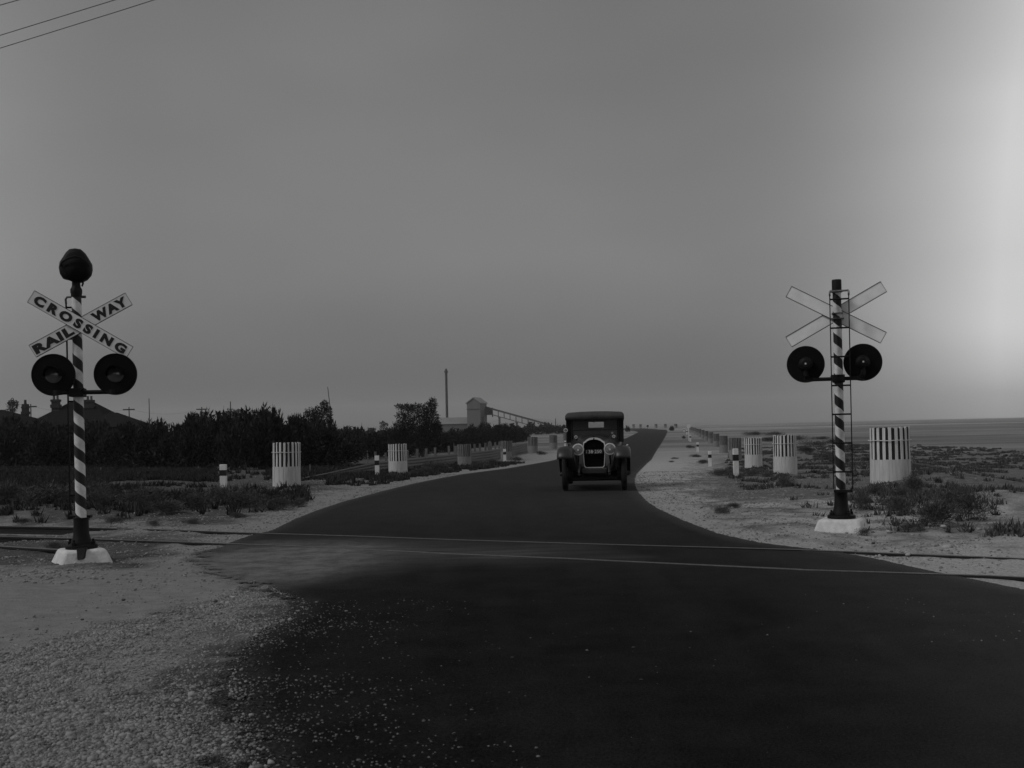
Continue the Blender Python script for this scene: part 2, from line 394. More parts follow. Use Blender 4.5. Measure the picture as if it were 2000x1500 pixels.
def gmat():
    m = bpy.data.materials.new('sandy_ground'); m.use_nodes = True; t = m.node_tree; L = t.links.new
    b = t.nodes['Principled BSDF']; b.inputs['Roughness'].default_value = .95; b.inputs['Specular IOR Level'].default_value = .1
    def N(ty, **k):
        n = t.nodes.new(ty)
        for a, v in k.items(): setattr(n, a, v)
        return n
    geo = N('ShaderNodeNewGeometry')
    ap = N('ShaderNodeAttribute', attribute_name='pale'); al = N('ShaderNodeAttribute', attribute_name='lane')
    def noise(sc_, det=5, stretch=None, rough=.6):
        n = N('ShaderNodeTexNoise'); n.inputs['Scale'].default_value = sc_; n.inputs['Detail'].default_value = det; n.inputs['Roughness'].default_value = rough
        if stretch:
            mp = N('ShaderNodeMapping'); mp.inputs['Scale'].default_value = stretch; L(geo.outputs['Position'], mp.inputs[0]); L(mp.outputs[0], n.inputs[0])
        else: L(geo.outputs['Position'], n.inputs[0])
        return n.outputs[0]
    def mr(v, a, b_, c, d):
        n = N('ShaderNodeMapRange'); L(v, n.inputs['Value'])
        for k, q in zip(('From Min', 'From Max', 'To Min', 'To Max'), (a, b_, c, d)): n.inputs[k].default_value = q
        return n.outputs[0]
    def mth(op, a, b_):
        n = N('ShaderNodeMath', operation=op)
        for i, q in enumerate((a, b_)):
            if isinstance(q, (int, float)): n.inputs[i].default_value = q
            else: L(q, n.inputs[i])
        return n.outputs[0]
    def mixf(f, a, b_):
        n = N('ShaderNodeMix'); n.data_type = 'FLOAT'
        for s_, q in zip((n.inputs[0], n.inputs[2], n.inputs[3]), (f, a, b_)):
            if isinstance(q, (int, float)): s_.default_value = q
            else: L(q, s_)
        return n.outputs[0]
    patch = noise(2.2, 6); fine = noise(28, 6, None, .75); mid = noise(7, 5)
    pv = mth('ADD', ap.outputs['Fac'], mr(patch, .3, .7, -.28, .28))
    pvc = mr(pv, .25, .75, 0, 1)
    soil = mr(mid, .3, .7, .045, .11)
    grav = mr(fine, .3, .7, .13, .32)
    lanec = mr(noise(5, 5, (1.0, 1.6, 1)), .3, .7, .135, .19)
    base = mixf(pvc, soil, grav)
    base = mth('MULTIPLY', base, mr(N('ShaderNodeAttribute', attribute_name='right_lift').outputs['Fac'], 0, 1, 1.0, 1.55))  # vignetting put into the colour: ground lightens towards the right
    base = mixf(mr(al.outputs['Fac'], .2, .8, 0, 1), base, lanec)
    # open plain far away: streaks of salt and samphire lying across the view
    sp = N('ShaderNodeSeparateXYZ'); L(geo.outputs['Position'], sp.inputs[0])
    fy = mr(sp.outputs['Y'], 60, 130, 0, 1)
    st1 = noise(1.0, 5, (.006, .035, 0), .6); st2 = noise(1.0, 6, (.03, .10, 0), .7)
    plain = mth('ADD', mr(st1, .35, .65, .085, .21), mr(st2, .3, .7, -.05, .055))
    salt = mr(noise(1.0, 3, (.0022, .016, 0), .5), .57, .63, 0, .22)
    plain = mth('ADD', plain, salt)
    base = mixf(fy, base, plain)
    cr = N('ShaderNodeCombineColor')
    for i in range(3): L(base, cr.inputs[i])
    L(cr.outputs[0], b.inputs['Base Color'])
    vor = N('ShaderNodeTexVoronoi'); vor.inputs['Scale'].default_value = 38; L(geo.outputs['Position'], vor.inputs['Vector'])
    hgt = mth('SUBTRACT', mth('MULTIPLY', fine, 1.4), mth('MULTIPLY', vor.outputs['Distance'], 1.0))
    hgt = mth('ADD', hgt, mth('MULTIPLY', mid, 1.5))
    bp = N('ShaderNodeBump'); bp.inputs['Distance'].default_value = .022
    L(mixf(mr(al.outputs['Fac'], .2, .8, 0, 1), .9, .3), bp.inputs['Strength'])
    L(hgt, bp.inputs['Height']); L(bp.outputs[0], b.inputs['Normal'])
    return m
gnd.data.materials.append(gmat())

# road: a sheet just above the ground, with a ragged, gravel-strewn edge
near_m = (SD < 1.2)
keep = near_m[Q].any(1)
Qr = Q[keep]; used = np.unique(Qr); remap = np.full(nx * ny, -1); remap[used] = np.arange(len(used))
Pr = P[used]; SDr = SD[used]
crown = .008 * np.clip(-SDr / 2.0, 0, 1)
zr = zbase(Pr[:, 0], Pr[:, 1]) + .004 + crown - np.clip(SDr / 1.2, 0, 1) * .0
road = npmesh('road', np.column_stack([Pr, zr]), remap[Qr], [], smooth=True)
tag(road, kind='structure')
fattr(road, 'edge', SDr); fattr(road, 'dust', np.clip(.5 - sdist(Pr, LANE) / 2.0 + .5 * (fbm(Pr[:, 0] * 1.4, Pr[:, 1] * 1.4, 55) - .47), 0, 1))
soft = np.clip((7.8 - Pr[:, 1]) / 1.5, 0, 1) * np.clip((1.0 - Pr[:, 0]) / 1.0, 0, 1)
lm = np.clip(.5 - sdist(Pr, PL([(330, 1060), (330, 1140), (560, 1175), (640, 1120), (560, 1075)])) / .3, 0, 1)
road_tone = .024 * np.clip((Pr[:, 0] - .6 - .15 * Pr[:, 1]) / 2.5, 0, 1) + .016 * np.clip((Pr[:, 1] - 9) / 12, 0, 1) + .006 * (fbm(Pr[:, 0] * .6, Pr[:, 1] * .25, 91) - .4)  # bitumen tone: lighter to the right and farther off, with random patches
fattr(road, 'road_tone', road_tone)
fattr(road, 'cover', np.clip((-.9 - Pr[:, 0]) / 1.3, 0, 1) * np.clip(.5 - sdist(Pr, LANE) / 1.1, 0, 1))
fattr(road, 'soft', np.maximum(soft, lm))
def rmat():
    m = bpy.data.materials.new('bitumen'); m.use_nodes = True; t = m.node_tree; L = t.links.new
    b = t.nodes['Principled BSDF']; b.inputs['Specular IOR Level'].default_value = .04
    def N(ty, **k):
        n = t.nodes.new(ty)
        for a, v in k.items(): setattr(n, a, v)
        return n
    geo = N('ShaderNodeNewGeometry')
    def A(nm): return N('ShaderNodeAttribute', attribute_name=nm).outputs['Fac']
    def noise(sc_, det=5, stretch=None, rough=.6, rot=0):
        n = N('ShaderNodeTexNoise'); n.inputs['Scale'].default_value = sc_; n.inputs['Detail'].default_value = det; n.inputs['Roughness'].default_value = rough
        mp = N('ShaderNodeMapping'); mp.inputs['Scale'].default_value = stretch or (1, 1, 1); mp.inputs['Rotation'].default_value = (0, 0, rot)
        L(geo.outputs['Position'], mp.inputs[0]); L(mp.outputs[0], n.inputs[0])
        return n.outputs[0]
    def mr(v, a, b_, c, d):
        n = N('ShaderNodeMapRange'); L(v, n.inputs['Value'])
        for k, q in zip(('From Min', 'From Max', 'To Min', 'To Max'), (a, b_, c, d)): n.inputs[k].default_value = q
        return n.outputs[0]
    def mth(op, a, b_=0.0):
        n = N('ShaderNodeMath', operation=op)
        for i, q in enumerate((a, b_)):
            if isinstance(q, (int, float)): n.inputs[i].default_value = q
            else: L(q, n.inputs[i])
        return n.outputs[0]
    def mixf(f, a, b_):
        n = N('ShaderNodeMix'); n.data_type = 'FLOAT'
        for s_, q in zip((n.inputs[0], n.inputs[2], n.inputs[3]), (f, a, b_)):
            if isinstance(q, (int, float)): s_.default_value = q
            else: L(q, s_)
        return n.outputs[0]
    e, du, so = A('edge'), A('dust'), A('soft')
    fine = noise(60, 5, None, .7); big = noise(.6, 4)
    base = mth('ADD', mr(noise(75, 4, None, .85), .35, .65, -.004, .014), mth('ADD', A('road_tone'), mr(noise(1.7, 5, None, .7), .35, .65, -.002, .004)))
    tr = mth('MULTIPLY', mr(noise(1, 4, (2.2, .18, 1), .5, R(-14)), .45, .7, 0, .003), 1.0)
    base = mth('ADD', base, tr)
    # dust dragged over the seal by wheels turning into the side track, and blown along the edges
    stre = noise(1.0, 5, (1.1, 7.0, 1), .6, R(-18))
    dmask = mth('MULTIPLY', mr(du, .1, .9, 0, 1), mth('MULTIPLY', mr(stre, .3, .7, .25, .95), mr(fine, .3, .65, .6, 1.1)))
    base = mixf(mth('MAXIMUM', mth('MULTIPLY', dmask, .55), mth('MULTIPLY', A('cover'), mr(noise(3.5, 6, None, .7), .35, .6, .45, 1))), base, mr(fine, .3, .7, .10, .16))
    en = mth('ADD', e, mth('MULTIPLY', mth('SUBTRACT', noise(6, 6), .5), .22))
    ed = mth('MULTIPLY', mr(en, -.30, .05, 0, .5), mr(fine, .45, .6, 0, 1))
    base = mixf(ed, base, .14)
    cr = N('ShaderNodeCombineColor')
    for i in range(3): L(base, cr.inputs[i])
    L(cr.outputs[0], b.inputs['Base Color'])
    L(mr(fine, .3, .7, .8, .98), b.inputs['Roughness'])
    # ragged edge (wide and gravel-strewn where the side track joins)
    n1 = mth('MULTIPLY', mth('SUBTRACT', noise(5, 6, None, .65), .5), mixf(so, .10, 1.5))
    n2 = mth('MULTIPLY', mth('SUBTRACT', noise(45, 3), .5), mixf(so, .05, .9))
    al = mr(mth('ADD', mth('ADD', e, n1), n2), .0, .015, 1, 0)
    L(al, b.inputs['Alpha'])
    bp = N('ShaderNodeBump'); bp.inputs['Distance'].default_value = .006; bp.inputs['Strength'].default_value = .6
    L(fine, bp.inputs['Height']); L(bp.outputs[0], b.inputs['Normal'])
    return m
road.data.materials.append(rmat())

# ------------------------------------------------------------------ rails
def rail(pix, label, hz=.016, w=.027, depth=.13):
    pts = [Vector(ground(x, y, hz)) for x, y in pix]
    pts = [Vector((p.x, p.y, 0)) for p in pts]
    a, b = pts[0], pts[-1]
    root = empty('rail', (0, 0, 0)); tag(root, label, 'rail', 'rails of the level crossing')
    body, head = MB(), MB()
    for mb, sec in ((body, [(-.065, -depth), (.065, -depth), (.065, -depth + .012), (.01, -depth + .03), (.01, -.035), (w, -.03), (w, -.006), (-w, -.006), (-w, -.03), (-.01, -.035), (-.01, -depth + .03), (-.065, -depth + .012)]),
                    (head, [(-w, -.006), (w, -.006), (w, -.002), (w - .008, .0), (-w + .008, .0), (-w, -.002)])):
        secs = []
        for i, p in enumerate(pts):
            d = (pts[min(i + 1, len(pts) - 1)] - pts[max(i - 1, 0)]).normalized(); n = Vector((-d.y, d.x, 0))
            secs.append([tuple(p + n * u + Vector((0, 0, hz + v))) for u, v in sec])
        mb.loft(secs)
    if len(pts) > 8:
        fl = MB(); sec_ = []
        for i, p in enumerate(pts):
            if not (-3.2 < p.x < 3.9): continue
            d = (pts[min(i + 1, len(pts) - 1)] - pts[max(i - 1, 0)]).normalized(); n = Vector((-d.y, d.x, 0)) * (-1 if 'far' in label else 1)
            sec_.append([tuple(p + n * u + Vector((0, 0, .0148))) for u in (w + .002, w + .034)])
        fl.loft(sec_, closed=False); fl.build('flangeway_gap', M_letter, root, smooth=False)
    body.build('rail_web', M_rail, root); head.build('rail_head', M_head, root)
    return root
rail([(-700, 1001), (-300, 1015), (0, 1027), (150, 1029.5), (330, 1034), (484, 1040), (680, 1046), (900, 1054), (1200, 1063), (1565, 1073), (1925, 1087), (2400, 1106), (3000, 1130)],
     'long shiny far rail running the whole width behind both signals')
rail([(-700, 1020), (-300, 1035), (0, 1047), (150, 1051), (330, 1057), (470, 1062), (645, 1069), (890, 1081.5), (1100, 1090), (1200, 1095), (1565, 1112), (1925, 1123), (2400, 1144), (3000, 1172)],
     'long near rail set flush in the bitumen across the road')
rail([(-700, 1024), (-300, 1046), (0, 1066), (110, 1072.5), (135, 1074)], 'short dark rail ending behind the white block of the left signal', w=.04)

# ------------------------------------------------------------------ crossing signals
def stripe_mat():
    m = mat('spiral_striped_paint', .52, .6, .24, 9, .15, 60); t = m.node_tree; L = t.links.new
    b = t.nodes['Principled BSDF']; src = b.inputs['Base Color'].links[0].from_socket
    tcn = t.nodes.new('ShaderNodeTexCoord'); s = t.nodes.new('ShaderNodeSeparateXYZ'); L(tcn.outputs['Object'], s.inputs[0])
    def mth(op, a, b_=0.0):
        n = t.nodes.new('ShaderNodeMath'); n.operation = op
        for i, q in enumerate((a, b_)):
            if isinstance(q, (int, float)): n.inputs[i].default_value = q
            else: L(q, n.inputs[i])
        return n.outputs[0]
    at_ = mth('DIVIDE', mth('ARCTAN2', s.outputs['Y'], s.outputs['X']), 2 * math.pi)
    f = mth('FRACT', mth('ADD', mth('ADD', mth('DIVIDE', s.outputs['Z'], .292), at_), 10.35))
    st = mth('GREATER_THAN', f, .5)
    mx = t.nodes.new('ShaderNodeMix'); mx.data_type = 'RGBA'; L(st, mx.inputs[0]); L(src, mx.inputs[6]); mx.inputs[7].default_value = (.01, .01, .01, 1)
    L(mx.outputs[2], b.inputs['Base Color'])
    return m
M_stripe = stripe_mat()
def tilted_board(root, length, ang, y, text_parts, bdx=0.0, bz=3.0):
    """one arm board of the cross, its front towards -y; ang in the xz plane"""
    M = Matrix.Translation((bdx, y, bz)) @ Matrix.Rotation(-ang, 4, 'Y')
    h = .084
    b = MB(); b.box(-length / 2, length / 2, -.006, .006, -h, h, 0, M)
    o = b.build('crossbuck_board', M_board, root, smooth=False)
    # the back of the sheet shows bare metal
    b2 = MB(); b2.box(-length / 2 + .006, length / 2 - .006, .0065, .0095, -h + .006, h - .006, 0, M); b2.build('board_back', M_back, o, smooth=False)
    e = MB()
    for z in (-h - .003, h): e.box(-length / 2, length / 2, -.008, .016, z - .002, z + .004, 0, M)
    for x in (-length / 2 - .003, length / 2): e.box(x, x + .003, -.008, .014, -h, h, 0, M)
    e.build('board_rim', M_black, o, smooth=False)
    for body, size, sp, x in text_parts:
        me = text_mesh(body, size, sp, thick=.0105)
        co = np.array([v.co.x for v in me.vertices]); want = {'CROSSING': 1.265, 'RAIL': .535, 'WAY': .475}[body]; kx = want / (co.max() - co.min()); hh = np.array([v.co.y for v in me.vertices]); ky = .124 / (hh.max() - hh.min())
        cx_ = (co.max() + co.min()) / 2; cy_ = (hh.max() + hh.min()) / 2
        for v in me.vertices: v.co.x = (v.co.x - cx_) * kx; v.co.y = (v.co.y - cy_) * ky
        me.transform(M @ Matrix.Translation((x, -.0085, -.002)) @ Matrix.Rotation(R(90), 4, 'X'))
        me.materials.clear(); me.materials.append(M_letter)
        t = bpy.data.objects.new('lettering', me); COL.objects.link(t); t.parent = o
    return o
def signal(px, py, rz, base_rot, ladder_x, bell, label, blank_behind, BL=1.5, ldx=0.0, lsp=1.0, bdx=0.0, bz=3.0):
    g = ground(px, py)
    root = empty('crossing_signal', (g[0], g[1], g[2]), rz); tag(root, label, 'railway signal', 'level crossing signals')
    # concrete block, slightly rounded
    Mb = Matrix.Rotation(base_rot - rz, 4, 'Z')
    c = MB(); c.frust(.345 if not bell else .325, .275 if not bell else .245, -.05, .152, Mb)
    c.build('concrete_base', M_conc, root, bevel=.035)
    f = MB()
    f.lathe([(.19, .147), (.195, .165), (.19, .195), (.13, .215), (.103, .30), (.095, .34), (.09, .52), (.098, .525), (.098, .545), (.0, .545)], 28)
    cb = f.build('cast_base', M_black, root)
    for k in range(4):
        a = R(45 + 90 * k) + base_rot - rz
        bt = MB(); bt.lathe([(.028, .0), (.028, .05), (.014, .055), (.014, .085), (.0, .09)], 6, Matrix.Translation((.165 * math.cos(a), .165 * math.sin(a), .190)))
        bt.build('bolt', M_black, cb)
    if bell:
        lg = MB(); Ml = Matrix.Rotation(R(-36) - rz, 4, 'Z')
        lg.add([tuple(Vector(p)) for p in [(.02, -.345, .04), (.10, -.345, .05), (.11, -.25, .18), (-.01, -.25, .18), (.02, -.20, .04), (.10, -.20, .05), (.11, -.15, .18), (-.01, -.15, .18)]],
               [(0, 1, 2, 3), (5, 4, 7, 6), (1, 5, 6, 2), (4, 0, 3, 7), (3, 2, 6, 7), (4, 5, 1, 0)])
        lg.build('cable_boot', M_black, cb, smooth=False, bevel=.01)
    m = MB(); m.lathe([(.066, .545), (.063, 1.6), (.059, 3.38), (.0, 3.38)], 32); m.build('mast', M_stripe, root)
    tp = MB()
    if bell: tp.lathe([(.062, 3.36), (.066, 3.38), (.066, 3.40), (.072, 3.42), (.072, 3.46), (.055, 3.49), (.05, 3.52), (.05, 3.58), (.0, 3.58)], 24)
    else: tp.lathe([(.067, 3.36), (.067, 3.53), (.063, 3.545), (.0, 3.545)], 24)
    tp.build('mast_cap', M_black, root)
    if bell:
        # gong in a rounded hood
        secs = []
        prof = [(-.10, .72), (-.085, .90), (-.04, 1.0), (.05, 1.0), (.10, .92), (.13, .75), (.14, .5)]
        outline = [(0, .245), (.07, .235), (.115, .19), (.155, .12), (.192, .05), (.196, -.02), (.18, -.09), (.13, -.15), (.06, -.185), (-.02, -.185), (-.09, -.155), (-.15, -.14), (-.185, -.08), (-.197, 0), (-.185, .07), (-.15, .125), (-.11, .19), (-.065, .235)]
        for y, s_ in prof: secs.append([(x * s_, y, 3.735 + z * s_) for x, z in outline])
        h = MB(); h.loft(secs); hood = h.build('bell_hood', M_black, root, ang=60)
        gg = MB(); gg.lathe([(.0, .03), (.04, .02), (.12, .0), (.155, -.04), (.16, -.06), (.10, -.06)], 28, Matrix.Translation((.015, -.115, 3.705)) @ Matrix.Rotation(R(90), 4, 'X'))
        gg.build('gong', M_black2, root)
        rim = MB(); rim.tube([(-.165, -.10, 3.745), (-.13, -.135, 3.795), (-.06, -.15, 3.835), (.03, -.155, 3.86), (.09, -.15, 3.845), (.15, -.135, 3.80), (.19, -.10, 3.745)], .011, 8)
        rim.build('hood_lip', M_black, hood)
        st = MB(); st.tube([(.07, 0, 3.50), (.085, 0, 3.54), (.075, 0, 3.58)], .012, 6); st.build('striker', M_black, hood)
    # cross arm with clamp
    ca = MB(); ca.tube([(-.42 * lsp + ldx, -.11, 2.14), (.42 * lsp + ldx, -.11, 2.14)], .028, 14); arm = ca.build('cross_arm', M_black, root)
    cl = MB(); cl.box(-.085, .085, -.14, .075, 2.085, 2.195); cl.tube([(.06, -.14, 2.16), (.10, -.15, 2.19)], .022, 8); cl.build('clamp', M_black, arm, smooth=False, bevel=.012)
    # flashing lamps: disc, lamp body behind, lens and visor
    for sx_ in (-1, 1):
        X, Z, Y = sx_ * .392 * lsp + ldx, 2.365, -.13
        RM = Matrix.Translation((X, Y, Z)) @ Matrix.Rotation(R(90), 4, 'X')
        d = MB(); d.lathe([(.0, -.006), (.262, -.006), (.266, 0), (.262, .012), (.252, .004), (.0, .004)], 56, RM)
        disc = d.build('signal_disc', M_black2, root)
        lb = MB(); lb.lathe([(.0, -.17), (.05, -.17), (.085, -.14), (.10, -.08), (.105, -.006), (.0, -.006)], 24, RM); lb.build('lamp_body', M_black, disc)
        pk = MB(); pk.lathe([(.0, -.185), (.012, -.185), (.014, -.17), (.0, -.17)], 10, RM); pk.build('peep_glass', M_nickel, disc)
        ln = MB(); ln.lathe([(.105, .005), (.10, .014), (.07, .03), (.0, .042)], 28, RM, cap=False); ln.build('lens', M_siglens, disc)
        # visor
        pts = []
        for (yy, r_) in ((0.0, .108), (.22, .100)):
            pts.append([(X + r_ * math.cos(R(a)), Y - .005 - yy * (1 - .45 * abs(math.cos(R(a)))), Z + r_ * math.sin(R(a))) for a in range(-10, 191, 10)])
        v = MB(); v.loft(pts, closed=False); vo = v.build('visor', M_black2, disc)
        so = vo.modifiers.new('solid', 'SOLIDIFY'); so.thickness = .003
        br = MB(); br.tube([(X - sx_ * .03, -.11, 2.14), (X, -.05, 2.20), (X, -.05, 2.30)], .035, 10); br.lathe([(.05, -.03), (.05, .03)], 12, Matrix.Translation((X - sx_ * .04, -.11, 2.14))); br.build('lamp_bracket', M_black, disc)
    # crossbuck in front of the mast
    parts_a = [('CROSSING', .172, 1.50, 0.0)] if not blank_behind else []
    parts_b = [('RAIL', .172, 1.15, -.385), ('WAY', .172, 1.20, .40)] if not blank_behind else []
    tilted_board(root, BL, R(-31.5 if bell else -29), -.105, parts_a, bdx, bz)
    tilted_board(root, BL * .98, R(29.5), -.083, parts_b, bdx, bz)
    hb = MB(); hb.box(-.09, .09, -.072, .075, 2.985, 2.997); hb.box(-.075, .075, -.072, .075, 3.06, 3.072); hb.build('board_clamp', M_wire, root, smooth=False)
    # ladder behind the mast
    x0, x1 = ladder_x
    ld = MB(); yb = .17
    for x in (x0, x1): ld.box(x - .007, x + .007, yb - .018, yb + .018, .58, 3.33)
    lo = ld.build('ladder', M_black, root, smooth=False)
    for k in range(7):
        z = .82 + .405 * k
        if z > 3.3: break
        r_ = MB(); r_.tube([(x0, yb, z), (x1, yb, z)], .012, 8); r_.build('rung', M_black, lo)
    xo = x0 if abs(x0) > abs(x1) else x1
    tb = MB(); tb.tube([(x0, yb, 3.30), (x0, yb - .02, 3.355), (x0 + (.03 if bell else 0), yb - .07, 3.375), (0, .07, 3.375)], .014, 8)
    tb.tube([(x1, yb, 3.30), (x1, yb - .02, 3.355), (0, .07, 3.375)], .014, 8); tb.tube([(-.08, .07, 3.375), (.10, .07, 3.375)], .017, 8); tb.build('ladder_top', M_wire, lo)
    bb = MB(); bb.box(min(x0, -.10), max(x1, .10), .05, yb + .02, .53, .565); bb.tube([(xo, yb, .62), (xo * .92, yb, .57), (xo * .7, .1, .55)], .013, 8); bb.build('ladder_foot', M_black, lo, smooth=False)
    return root
SIGL = signal(160, 1094, R(10), R(34), (-.165, .0), True, 'striped mast with RAILWAY CROSSING boards facing the camera and a bell on top', False, 1.37, .108, .95, .067)
SIGL.scale = (.975, .975, .975)
signal(1644, 1033, R(180 - 16), R(-27), (-.155, .10), False, 'striped mast seen from behind with blank crossed boards and no bell', True, 1.5, .055, 1.0, .02, 3.06)

# ------------------------------------------------------------------ white guide posts
def guide_post(px, py, htop, wpx, label, tilt=0.0):
    g = ground(px, py); s = g[1] / F
    H = (py - htop) * s; W = wpx * s / 2
    r = empty('guide_post', g, random.uniform(-.1, .1)); tag(r, label, 'guide post', 'white guide posts along the road')
    r.rotation_euler = (0, tilt, r.rotation_euler[2])
    b = MB(); b.box(-W, W, -W * .7, W * .7, -.15, H); b.build('post', M_white, r, bevel=W * .12)
    b = MB(); b.box(-W - .003, W + .003, -W * .7 - .003, W * .7 + .003, H * .56, H * .78); b.build('black_band', M_letter, r, smooth=False)
for a in [(437, 957, 907, 12.5, 'big leaning white post with black band right of the left signal', .0),
          (737, 932, 890, 8, 'white post with black band just left of the second left tree guard', .0),
          (986, 901.5, 877, 5.5, 'white post in front of the grey guard beyond the conveyor shrubs', .0),
          (1104, 872, 861, 3, 'tiny white post peeping out beside the left mudguard of the car', .0),
          (1438, 930, 876, 10.3, 'tallest white post of the right roadside, left of the white guards', -.015),
          (1387, 911, 881, 6, 'second white post on the right roadside, left of the tallest', -.01),
          (1363, 883, 864, 4.2, 'third white post on the right, just beyond the round sign', -.01),
          (1348.5, 862.5, 849, 2.8, 'fourth white post on the right, right against the round sign pole', 0),
          (1341.5, 848.5, 840, 2.2, 'fifth far white post left of the round sign', 0),
          (1336, 843.5, 837, 2.0, 'sixth and farthest white post on the right verge', 0)]:
    guide_post(*a)

# ------------------------------------------------------------------ round road sign
g = ground(1345.5, 861); s = g[1] / F
rs = empty('road_sign', g); tag(rs, 'pale round disc sign on a thin white pole at the right verge', 'road sign')
b = MB(); b.tube([(0, 0, -.1), (0, 0, 29 * s)], .055, 10); b.build('pole', M_white, rs)
b = MB(); b.lathe([(.0, 0), (3.9 * s, 0), (4.0 * s, .02), (.0, .02)], 24, Matrix.Translation((0, -.075, 28.5 * s)) @ Matrix.Rotation(R(90), 4, 'X')); dd = b.build('sign_disc', M_back, rs)
b = MB(); b.lathe([(3.3 * s, .0), (4.05 * s, .0), (4.05 * s, .03), (3.3 * s, .03)], 24, Matrix.Translation((0, -.078, 28.5 * s)) @ Matrix.Rotation(R(90), 4, 'X')); b.build('rim', M_white, dd)

# ------------------------------------------------------------------ tree guards (staved tubs of pickets)
def guard_parts(root, white, H=1.36, Rr=.475, n=40, seed=0, hb=.615):
    rd = random.Random(seed)
    up, dk, lo, wr = MB(), MB(), MB(), MB()
    zc = H * .445
    for k in range(n):
        a = 2 * math.pi * (k + .5) / n; light = k % 2 == 0
        flare = 1.0 - .02 * rd.random()
        wdt = Rr * 2 * math.pi / n * (.94 if light else 1.06)
        t = .018
        M = Matrix.Rotation(a, 4, 'Z') @ Matrix.Translation((Rr * flare, 0, 0)) @ Matrix.Rotation(R(-.6 + rd.uniform(-.6, .6)), 4, 'Y') @ Matrix.Rotation(R(rd.uniform(-.5, .5)), 4, 'X')
        top = H + rd.uniform(-.012, .016)
        if light: up.box(-t / 2, t / 2, -wdt * .5, wdt * .5, zc, top, 0, M)
        else: dk.box(-t / 2 - .014, t / 2 - .014, -wdt * .53, wdt * .53, zc, top - .01, 0, M)
        jo = rd.uniform(-.005, .004)
        lo.box(-t / 2 - .001 + jo, t / 2 + .002 + jo, -wdt * .493, wdt * .493, -.12, zc + rd.uniform(-.006, .006), 0, M)
    up.build('upper_pickets', M_picket if white else M_greyp, root, smooth=False)
    dk.build('dark_staves', M_darkst if white else M_greyd, root, smooth=False)
    lo.build('lower_boarding', M_pickl if white else M_greyp, root, smooth=False)
    for z in (H * .78,):
        wr.tube([((Rr + .024) * math.cos(2 * math.pi * k / 40), (Rr + .024) * math.sin(2 * math.pi * k / 40), z + .004 * math.sin(k)) for k in range(41)], .010, 6, cap=False)
    wr.build('wire_hoop', M_picket if white else M_wood, root)
protos = {}
for w_ in (0, 1):
    for v in range(2):
        p = empty('tree_guard', (0, 0, 0)); guard_parts(p, w_ == 1, seed=3 * w_ + v); protos[w_, v] = [p, False]
GN = 0
def tree_guard(px, py, hpx, wpx, white, label):
    """px, py: middle of the base; size in the picture fixes the distance"""
    global GN
    g = ground(px, py); s = g[1] / F
    pr = protos[white, GN % 2]; GN += 1
    if not pr[1]: o = pr[0]; pr[1] = True
    else: o = copy_tree(pr[0])
    o.location = (g[0], g[1] + .3, g[2]); sxy = wpx * s / .985; sz = hpx * s / 1.36
    o.scale = (sxy, sxy, sz); o.rotation_euler = (0, R(random.uniform(-.5, .5)), random.uniform(0, 6))
    tag(o, label, 'tree guard', 'picket tree guards lining the road')
tree_guard(1748, 947, 112, 79, 1, 'largest whitewashed picket guard right of the right signal')
tree_guard(1538.5, 925, 75, 47, 1, 'whitewashed picket guard second from the right edge')
tree_guard(1475, 914, 59, 35, 1, 'small whitewashed picket guard leaning beside the second white one')
tree_guard(1438, 898, 43, 25, 0, 'grey dark-topped guard behind the tallest white post')
tree_guard(1415, 884, 33, 17, 0, 'grey dark-topped guard left of the tallest white post')
tree_guard(556, 949, 84, 56, 1, 'whitewashed picket guard at the left end of the low iron wall')
tree_guard(776, 927.5, 60, 38, 1, 'smaller whitewashed picket guard in front of the iron wall')
tree_guard(907, 911, 43, 28, 0, 'grey weathered picket guard right of the two white left guards')
tree_guard(989, 898.5, 37, 22.5, 0, 'grey picket guard hidden behind a small white post')
tree_guard(1041, 884.5, 31, 20.5, 0, 'dark-topped grey guard left of the pale sand strip')
tree_guard(1081, 877, 27, 16.5, 0, 'dark-topped grey guard right of the pale sand strip')
tree_guard(1107, 870, 23, 13, 0, 'dark-topped guard half hidden by the parked car')
# the row running away on the right
for k, (px, py, h, w_) in enumerate([(1400, 873, 26, 13.5), (1389, 866, 22, 10.5), (1380.5, 860.5, 19, 8.7), (1373.5, 856.5, 17, 7.6), (1367.5, 852.8, 15, 6.6), (1362.5, 850, 13.2, 5.8),
                                     (1358.5, 847.7, 12, 5.2), (1355, 845.8, 10.8, 4.7), (1351.5, 844, 9.8, 4.3), (1348.5, 842.5, 8.8, 4)]):
    tree_guard(px, py, h, w_, 0, 'grey guard, %s beyond the dark-topped one left of the tallest post' % ordinal(k + 1))
for k, (px, py, h, w_) in enumerate([(1237.5, 836.5, 8, 5), (1251, 836.5, 8, 5), (1281.5, 836, 8, 5.5), (1299.5, 836, 8, 6), (1320, 836, 8, 7)]):
    tree_guard(px, py, h, w_, 0, 'far grey guard on the skyline right of the car, %s from the left' % ordinal(k + 1))

